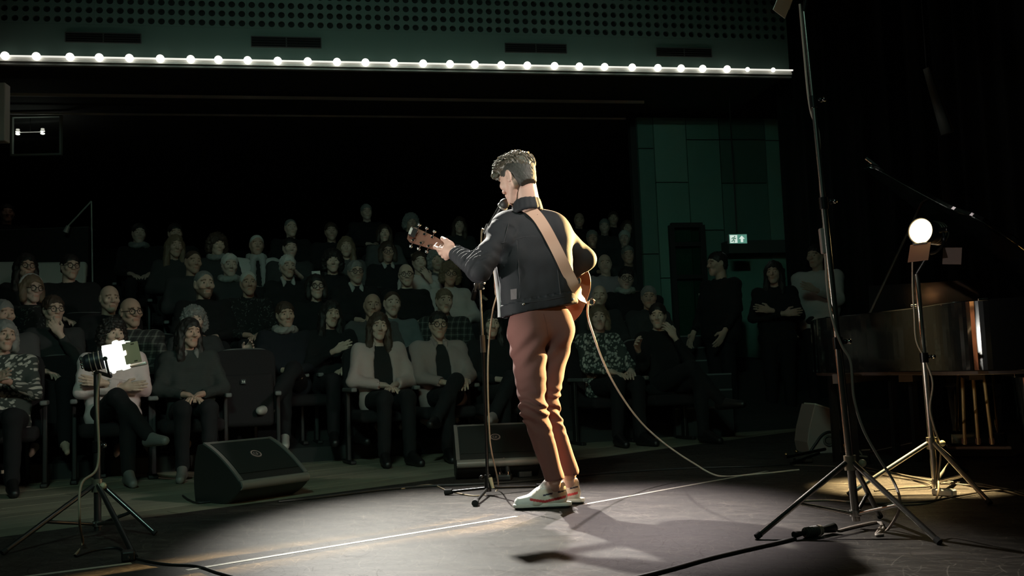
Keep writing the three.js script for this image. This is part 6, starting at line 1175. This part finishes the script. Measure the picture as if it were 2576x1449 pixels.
// px, py of the face, then looks; s = given row depth instead of the rake
const crowd = [
  // front row
  { px: 10, py: 872, s: 8.1, kind: 'f', hair: 'bob', hc: 'grey', topM: floral, pose: 'clap', legs: 1, fine: 1, label: 'person in pale floral blouse clapping at the left picture edge, front row' },
  { px: 284, py: 842, s: 8.2, kind: 'm', hair: 'curly', hc: 'dark', top: [0.72, 0.58, 0.57], pose: 'cross', cross: -1, legs: 1, fine: 1, shoe: [0.2, 0.19, 0.18], label: 'person in lilac sweater with folded arms behind the glowing left lamp' },
  { px: 478, py: 856, s: 8.2, kind: 'f', hair: 'long', hc: 'dark', topM: knit, collar: [0.2, 0.2, 0.19], pose: 'lap', legs: 1, fine: 1, shoe: [0.18, 0.17, 0.16], label: 'long-haired person in dark knitted sweater with pale shirt collar, front row' },
  { px: 953, py: 822, s: 8.2, kind: 'f', hair: 'long', hc: 'brown', top: [0.5, 0.38, 0.36], open: [0.012, 0.012, 0.012], openW: 0.055, pose: 'lap', legs: 1, fine: 1, label: 'person with long brown hair in pale open blazer, hands folded, front row' },
  { px: 1103, py: 818, s: 8.2, kind: 'm', hair: 'short', hc: 'dark', glasses: 1, top: [0.33, 0.25, 0.24], open: [0.014, 0.014, 0.014], openW: 0.045, collar: [0.33, 0.25, 0.24], pose: 'knees', cross: 1, legs: 1, fine: 1, label: 'person with dark glasses in grey-brown jacket, legs crossed, front row' },
  { px: 1236, py: 815, s: 8.3, kind: 'f', hair: 'long', hc: 'dark', top: DARKC, pose: 'lap', cross: 1, legs: 1, fine: 1, shoe: [0.35, 0.3, 0.28], label: 'long-haired person in black top seen behind the microphone stand, front row' },
  { px: 1655, py: 795, s: 8.3, kind: 'f', hair: 'updo', hc: 'dark', top: DARKC, pose: ['raise', 'chin'], cross: -1, legs: 1, fine: 1, skin: 1, label: 'pale-faced person in black at the right end of the front row, legs crossed' },
  { px: 1506, py: 800, s: 8.5, kind: 'f', hair: 'bob', hc: 'light', topM: floral, pose: 'knees', legs: 1, fine: 1, label: 'person in patterned shirt just right of the singer, behind the guitar cable' },
  // second row
  { px: 8, py: 792, kind: 'm', hair: 'short', hc: 'grey', top: GREY, pose: 'lap', label: 'grey-haired person half cut by the left edge, above the floral blouse' },
  { px: 135, py: 780, kind: 'f', hair: 'short', hc: 'brown', glasses: 1, top: MIDG, pose: ['lap', 'chin'], fine: 1, label: 'person with glasses resting chin on hand, far left' },
  { px: 330, py: 786, kind: 'm', hair: 'fringe', hc: 'grey', glasses: 1, top: [0.05, 0.055, 0.05], topM: plaid, pose: 'lap', fine: 1, head: 1.05, label: 'bald person with glasses and checked shirt above the left lamp' },
  { px: 489, py: 812, kind: 'f', hair: 'curly', hc: 'grey', top: MIDG, pose: ['lap', 'raise'], fine: 1, label: 'curly-haired person with raised forearm behind the knitted sweater' },
  { px: 718, py: 792, kind: 'm', hair: 'short', hc: 'brown', top: NAVY, scarf: [0.3, 0.29, 0.27], pose: 'lap', cross: 1, legs: 1, fine: 1, shoe: [0.4, 0.38, 0.35], label: 'dark-haired person with pale scarf beside the empty numbered seat' },
  { px: 833, py: 790, kind: 'f', hair: 'long', hc: 'dark', top: DARKC, pose: ['clap', 'lap'], legs: 1, fine: 1, skin: 1, label: 'long dark-haired person with bright face left of the pale blazer' },
  { px: 937, py: 770, kind: 'm', hair: 'fringe', hc: 'red', top: GREY, pose: 'lap', fine: 1, label: 'balding person mostly hidden right behind the pale blazer\'s hair' },
  { px: 987, py: 764, kind: 'm', hair: 'crop', hc: 'brown', top: [0.13, 0.15, 0.15], pose: 'lap', fine: 1, label: 'short-cropped person between the pale blazer and the grey-brown jacket' },
  { px: 1118, py: 758, kind: 'm', hair: 'short', hc: 'light', topM: plaid, pose: 'lap', fine: 1, label: 'fair-haired person in checked jacket right behind the front-row glasses' },
  { px: 1508, py: 745, kind: 'm', hair: 'fringe', hc: 'grey', top: MIDG, pose: 'lap', label: 'balding person just above the patterned shirt, right of the guitar' },
  { px: 1632, py: 748, kind: 'm', hair: 'short', hc: 'grey', top: MIDG, pose: 'lap', fine: 1, label: 'grey-haired person right behind the pale-faced person in black' },
  // third row
  { px: 80, py: 727, kind: 'f', hair: 'bob', hc: 'light', band: 1, glasses: 1, topM: leafy, pose: 'lap', label: 'person with pale hair band and glasses, far left' },
  { px: 276, py: 752, kind: 'm', hair: 'bald', top: DARKC, pose: 'lap', fine: 1, label: 'bald person in black just behind the bald person with glasses' },
  { px: 514, py: 716, kind: 'b', hair: 'crop', hc: 'grey', top: DARKC, pose: 'lap', fine: 1, head: 1.12, bulk: 1.1, label: 'large bearded person in black sweater, left half of the crowd' },
  { px: 625, py: 713, kind: 'f', hair: 'crop', hc: 'white', topM: leafy, pose: 'lap', fine: 1, label: 'white-haired person in leafy patterned jacket above the empty seat' },
  { px: 795, py: 722, kind: 'f', hair: 'bob', hc: 'dark', glasses: 1, top: DARKC, pose: 'lap', label: 'dark bobbed person with glasses below the white paper' },
  { px: 895, py: 685, kind: 'm', hair: 'short', hc: 'grey', glasses: 1, top: DARKC, collar: LIGHT, pose: 'lap', fine: 1, label: 'person with glasses and white shirt collar, middle of the crowd' },
  { px: 1022, py: 692, kind: 'm', hair: 'bald', glasses: 1, top: DARKC, pose: 'lap', fine: 1, label: 'bald person with dark glasses below the guitar head' },
  { px: 1133, py: 690, kind: 'f', hair: 'curly', hc: 'light', glasses: 1, top: [0.45, 0.4, 0.37], pose: 'lap', label: 'curly-haired person in pale top below the singer\'s left hand' },
  { px: 1575, py: 702, kind: 'm', hair: 'short', hc: 'dark', glasses: 1, top: DARKC, scarf: [0.3, 0.32, 0.29], bulk: 1.1, pose: 'lap', fine: 1, head: 1.05, label: 'broad dark-haired person with pale hood round the neck, right side' },
  // fourth row
  { px: 66, py: 672, kind: 'f', hair: 'long', hc: 'dark', glasses: 1, top: DARKC, pose: 'lap', label: 'long-haired person with glasses against a pale seat back, far left' },
  { px: 177, py: 672, kind: 'm', hair: 'short', hc: 'dark', glasses: 1, top: DARKC, pose: ['lap', 'rest'], label: 'dark-haired person with glasses beside the pale seat back, far left' },
  { px: 486, py: 660, kind: 'm', hair: 'crop', hc: 'brown', top: MIDG, pose: 'lap', label: 'shadowed person just above the large bearded person' },
  { px: 578, py: 668, kind: 'f', hair: 'short', hc: 'white', top: MIDG, scarf: [0.28, 0.28, 0.26], pose: 'lap', label: 'white-haired person with pale scarf right of the bearded person' },
  { px: 724, py: 671, kind: 'f', hair: 'short', hc: 'white', top: DARKC, collar: LIGHT, pose: 'lap', fine: 1, label: 'bright white-haired person in black top, left of the white paper' },
  { px: 837, py: 658, kind: 'm', hair: 'curly', hc: 'dark', top: DARKC, pose: 'lap', label: 'dark curly-haired person right of the white paper' },
  { px: 975, py: 634, kind: 'f', hair: 'bob', hc: 'brown', glasses: 1, top: DARKC, collar: LIGHT, pose: 'lap', label: 'bobbed person with glasses and pale collar, left of the guitar head' },
  { px: 1055, py: 660, kind: 'f', hair: 'updo', hc: 'brown', top: [0.52, 0.46, 0.43], pose: ['lap', 'chin'], label: 'person in pale pink blouse right below the guitar head' },
  { px: 1100, py: 655, kind: 'f', hair: 'curly', hc: 'grey', top: GREY, pose: 'lap', label: 'grey curly person half hidden behind the singer\'s fretting hand' },
  { px: 1522, py: 664, kind: 'm', hair: 'bald', top: [0.3, 0.26, 0.28], pose: 'lap', label: 'bald person in lilac shirt right of the guitar strap\'s end' },
  { px: 1580, py: 642, kind: 'm', hair: 'short', hc: 'grey', top: MIDG, pose: 'lap', label: 'grey-haired person right above the pale hood' },
  // fifth row
  { px: 350, py: 588, kind: 'f', hair: 'updo', hc: 'dark', top: DARKC, scarf: [0.2, 0.2, 0.19], pose: 'knees', label: 'person with pale neckline sitting alone high on the left' },
  { px: 441, py: 620, kind: 'f', hair: 'long', hc: 'light', top: MIDG, pose: 'lap', label: 'fair long-haired person in grey, upper left of the crowd' },
  { px: 547, py: 617, kind: 'f', hair: 'curly', hc: 'brown', top: MIDG, scarf: [0.22, 0.22, 0.21], pose: 'lap', label: 'brown curly-haired person with light scarf, upper left' },
  { px: 646, py: 617, kind: 'm', hair: 'crop', hc: 'white', top: LIGHT, open: [0.012, 0.012, 0.012], openW: 0.05, scarf: [0.36, 0.35, 0.33], scarfEnds: 1, pose: 'lap', label: 'close-cropped person with long pale scarf and light waistcoat' },
  { px: 730, py: 625, kind: 'm', hair: 'short', hc: 'dark', top: MIDG, pose: ['lap', 'clap'], label: 'dark-haired person right above the bright white hair' },
  { px: 871, py: 622, kind: 'f', hair: 'long', hc: 'light', top: GREY, pose: 'lap', label: 'smiling fair long-haired person, upper middle of the crowd' },
  { px: 967, py: 588, kind: 'f', hair: 'bob', hc: 'brown', top: GREY, pose: 'lap', label: 'person in grey directly above the bobbed person with pale collar' },
  { px: 1490, py: 600, kind: 'm', hair: 'short', hc: 'grey', top: MIDG, pose: 'lap', label: 'grey-haired person right of the singer\'s bent elbow' },
  { px: 1571, py: 600, kind: 'f', hair: 'short', hc: 'white', top: MIDG, pose: 'lap', label: 'pale short-haired person at the right side, below two dim heads' },
  // back rows
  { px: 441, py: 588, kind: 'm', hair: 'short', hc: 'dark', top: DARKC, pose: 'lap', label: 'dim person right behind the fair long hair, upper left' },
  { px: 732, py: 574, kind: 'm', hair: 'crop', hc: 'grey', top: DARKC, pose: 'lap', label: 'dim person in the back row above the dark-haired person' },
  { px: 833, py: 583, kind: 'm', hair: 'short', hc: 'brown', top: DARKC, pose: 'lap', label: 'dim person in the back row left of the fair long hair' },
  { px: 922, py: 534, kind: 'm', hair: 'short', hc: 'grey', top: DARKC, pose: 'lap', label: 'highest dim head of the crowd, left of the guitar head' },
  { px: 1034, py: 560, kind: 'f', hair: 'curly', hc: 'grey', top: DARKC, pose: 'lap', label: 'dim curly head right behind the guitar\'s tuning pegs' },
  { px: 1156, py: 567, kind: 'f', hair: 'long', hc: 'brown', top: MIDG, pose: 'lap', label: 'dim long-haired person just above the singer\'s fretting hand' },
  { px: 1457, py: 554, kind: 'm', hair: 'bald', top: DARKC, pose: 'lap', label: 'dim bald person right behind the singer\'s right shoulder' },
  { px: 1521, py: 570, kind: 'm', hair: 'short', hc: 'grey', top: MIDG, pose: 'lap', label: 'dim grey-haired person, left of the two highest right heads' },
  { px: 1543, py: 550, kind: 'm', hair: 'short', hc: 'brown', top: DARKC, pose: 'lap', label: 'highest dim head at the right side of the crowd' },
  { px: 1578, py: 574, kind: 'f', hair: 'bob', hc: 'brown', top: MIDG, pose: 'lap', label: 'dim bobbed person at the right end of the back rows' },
  { px: 18, py: 537, s: 13.9, hh: 1.42, kind: 'm', hair: 'short', hc: 'dark', top: DARKC, pose: 'lap', label: 'person behind the control desk parapet at the far left' },
];
const PERF = V(0.15, 1.3, 5.0);
crowd.forEach((o, i) => {
  const hh = o.hh ?? (o.s ? 1.165 : 1.17); let p;
  if (o.s) { let d = 6; for (; d < 16; d += 0.005) { const q = P(o.px, o.py, d); if (sOf(q) >= o.s) break; } p = P(o.px, o.py, d); } else p = seatSpot(o.px, o.py, hh);
  const floor = rakeAt(sOf(p)), turn = RA, want = Math.atan2(PERF.x - p.x, p.z * -1 - 5.0);
  o.look = Math.max(-0.75, Math.min(0.75, (want - turn) * 0.8 + (((i * 37) % 11) / 11 - 0.5) * 0.25)); o.tilt = (((i * 53) % 13) / 13 - 0.5) * 0.16; o.nod = -0.02 + (((i * 29) % 7) / 7) * 0.08; o.n = i; o.skin ??= i % 4;
  const g = spectator(o); g.name = numbered('person'); scene.add(g); tag(g, o.label, 'person', 'seated audience');
  // the face is 0.085 behind the hips; scale a little so that it meets the photograph's height
  const k = Math.max(0.93, Math.min(1.09, (p.y - floor) / 1.17)); g.scale.setScalar(k);
  const off = vv(0, 0, -0.085 * k).applyAxisAngle(UPV, turn); g.position.set(p.x - off.x, floor + (o.s ? 0.002 : 0.0), p.z - off.z); g.rotation.y = turn;
  if (!o.s && !o.legs) g.position.y += 0.002;
  const sp = g.position.clone(); sp.y = rakeAt(sOf(sp));
  const bare = o.label.replace(/^(\S+ )?/, (m) => m);
  seatAt(sp.addScaledVector(vv(Math.sin(turn), 0, Math.cos(turn)), -0.04).clone(), turn, 'seat of the ' + o.label.split(/[,]/)[0].replace(/^person/, 'person').split(' ').slice(0, 12).join(' '));
});
// empty seats
for (const [px, py, s, up, label] of [[612, 960, 8.2, 1, 'empty tipped-up front seat bearing the number plate'], [165, 905, 8.6, 1, 'empty seat left of the glowing lamp, front row'], [215, 805, null, 0, 'empty seat with pale top edge between glasses and bald heads, left'], [392, 862, null, 0, 'empty seat top right of the bald person with glasses'], [952, 735, null, 0, 'empty seat with pale top edge right of the white shirt collar'], [650, 735, null, 0, 'empty seat right of the white hair and leafy jacket']]) {
  let p; if (s) { let d = 6; for (; d < 16; d += 0.005) { const q = P(px, py, d); if (sOf(q) >= s) break; } p = P(px, py, d); } else p = seatSpot(px, py, 0.88);
  p.y = rakeAt(sOf(p)); const o = seatAt(p, RA, label, up);
  if (px === 612) {
    o.rotation.y = RA - 0.15; 
    const tx = canvasTex(64, 64, (g) => { g.fillStyle = 'rgb(24,22,24)'; g.fillRect(0, 0, 64, 64); g.fillStyle = 'rgb(214,210,200)'; g.font = 'bold 44px sans-serif'; g.textAlign = 'center'; g.textBaseline = 'middle'; g.fillText('14', 32, 34); });
    part('number_plate', box(0.036, 0.036, 0.004, 0.0, 0.7, -0.068, -0.12), new THREE.MeshStandardMaterial({ map: tx, roughness: 0.5 }), o);
  }
}
{ // pale seat backs at the far left
  for (const [x0, x1, label] of [[-40, 32, 'pale covered seat back cut by the left edge'], [110, 162, 'pale covered seat back between two people with glasses, left']]) {
    const p = seatSpot((x0 + x1) / 2, 690, 0.85); p.y = rakeAt(sOf(p)); const o = seatAt(p, RA * 0.5, label);
    part('seat_cover', rbox(0.5, 0.3, 0.1, 0.03, 0, 0.86, -0.3, -0.22), std('cover', 0.42, 0.46, 0.42, 0.8), o);
  }
}
// standing people by the way out
for (const o of [
  { px: 1806, py: 664, d: 10.9, turn: -1.0, kind: 'm', hair: 'short', hc: 'dark', top: DARKC, pose: ['hang', 'hang'], stand: 1, bulk: 1.15, label: 'person in dark coat standing by the stairs, facing left' },
  { px: 1946, py: 686, d: 11.0, turn: -0.2, kind: 'f', hair: 'long', hc: 'dark', top: DARKC, pose: ['cross', 'cross'], stand: 1, label: 'person with long dark hair standing with folded arms below the exit sign' },
  { px: 2052, py: 645, d: 11.2, turn: -0.5, kind: 'm', hair: 'short', hc: 'dark', top: LIGHT, pose: ['hang', 'clap'], stand: 1, label: 'person in white shirt standing against the black drape' },
]) {
  const p = P(o.px, o.py, o.d); o.legs = 1; o.n = o.px; o.look = -0.25; const g = spectator(o); g.name = numbered('person'); scene.add(g); tag(g, o.label, 'person', 'people standing by the exit');
  const k = p.y / 1.6; g.scale.setScalar(Math.min(1.12, k)); g.position.set(p.x, 0.001, p.z); g.rotation.y = o.turn;
  const gap = p.y - 1.6 * Math.min(1.12, k);
  if (gap > 0.01) { const st = struct('floor_platform', box(0.7, gap, 0.7, p.x, gap / 2, p.z), std('stair', 0.018, 0.02, 0.02, 0.8)); g.position.y = gap + 0.001; }
}
{ // sheet of paper held in the crowd, and a crumpled bag by the right front seat
  const p = P(795, 688, 10.35), t = solo('paper_sheet', rbox(0.09, 0.055, 0.003, 0.001), std('paper', 0.6, 0.58, 0.53, 0.8), 'small white paper sheet held up in the middle of the crowd', 'paper'); t.position.copy(p); t.rotation.set(-0.2, 0.3, 0.1);
  const q = G(1838, 1074); q.y = 0; const F = new Field([-0.16, -0.02, -0.14], [0.16, 0.3, 0.14], 0.009); F.add(rc(vv(0, 0.07, 0), vv(0.02, 0.17, 0), 0.09, 0.05), 0.03); F.warp((x, y, z) => 0.035 * Math.abs(N3(x * 14, y * 14, z * 14)) + 0.015 * N3(x * 40, y * 40, z * 40)); F.clip((x, y) => 0.003 - y);
  const b = solo('crumpled_bag', F.mesh(), std('bag', 0.3, 0.3, 0.29, 0.4), 'crumpled bag on the floor by the right end of the front row', 'bag'); b.position.copy(q);
}
renderer.render(scene, camera);
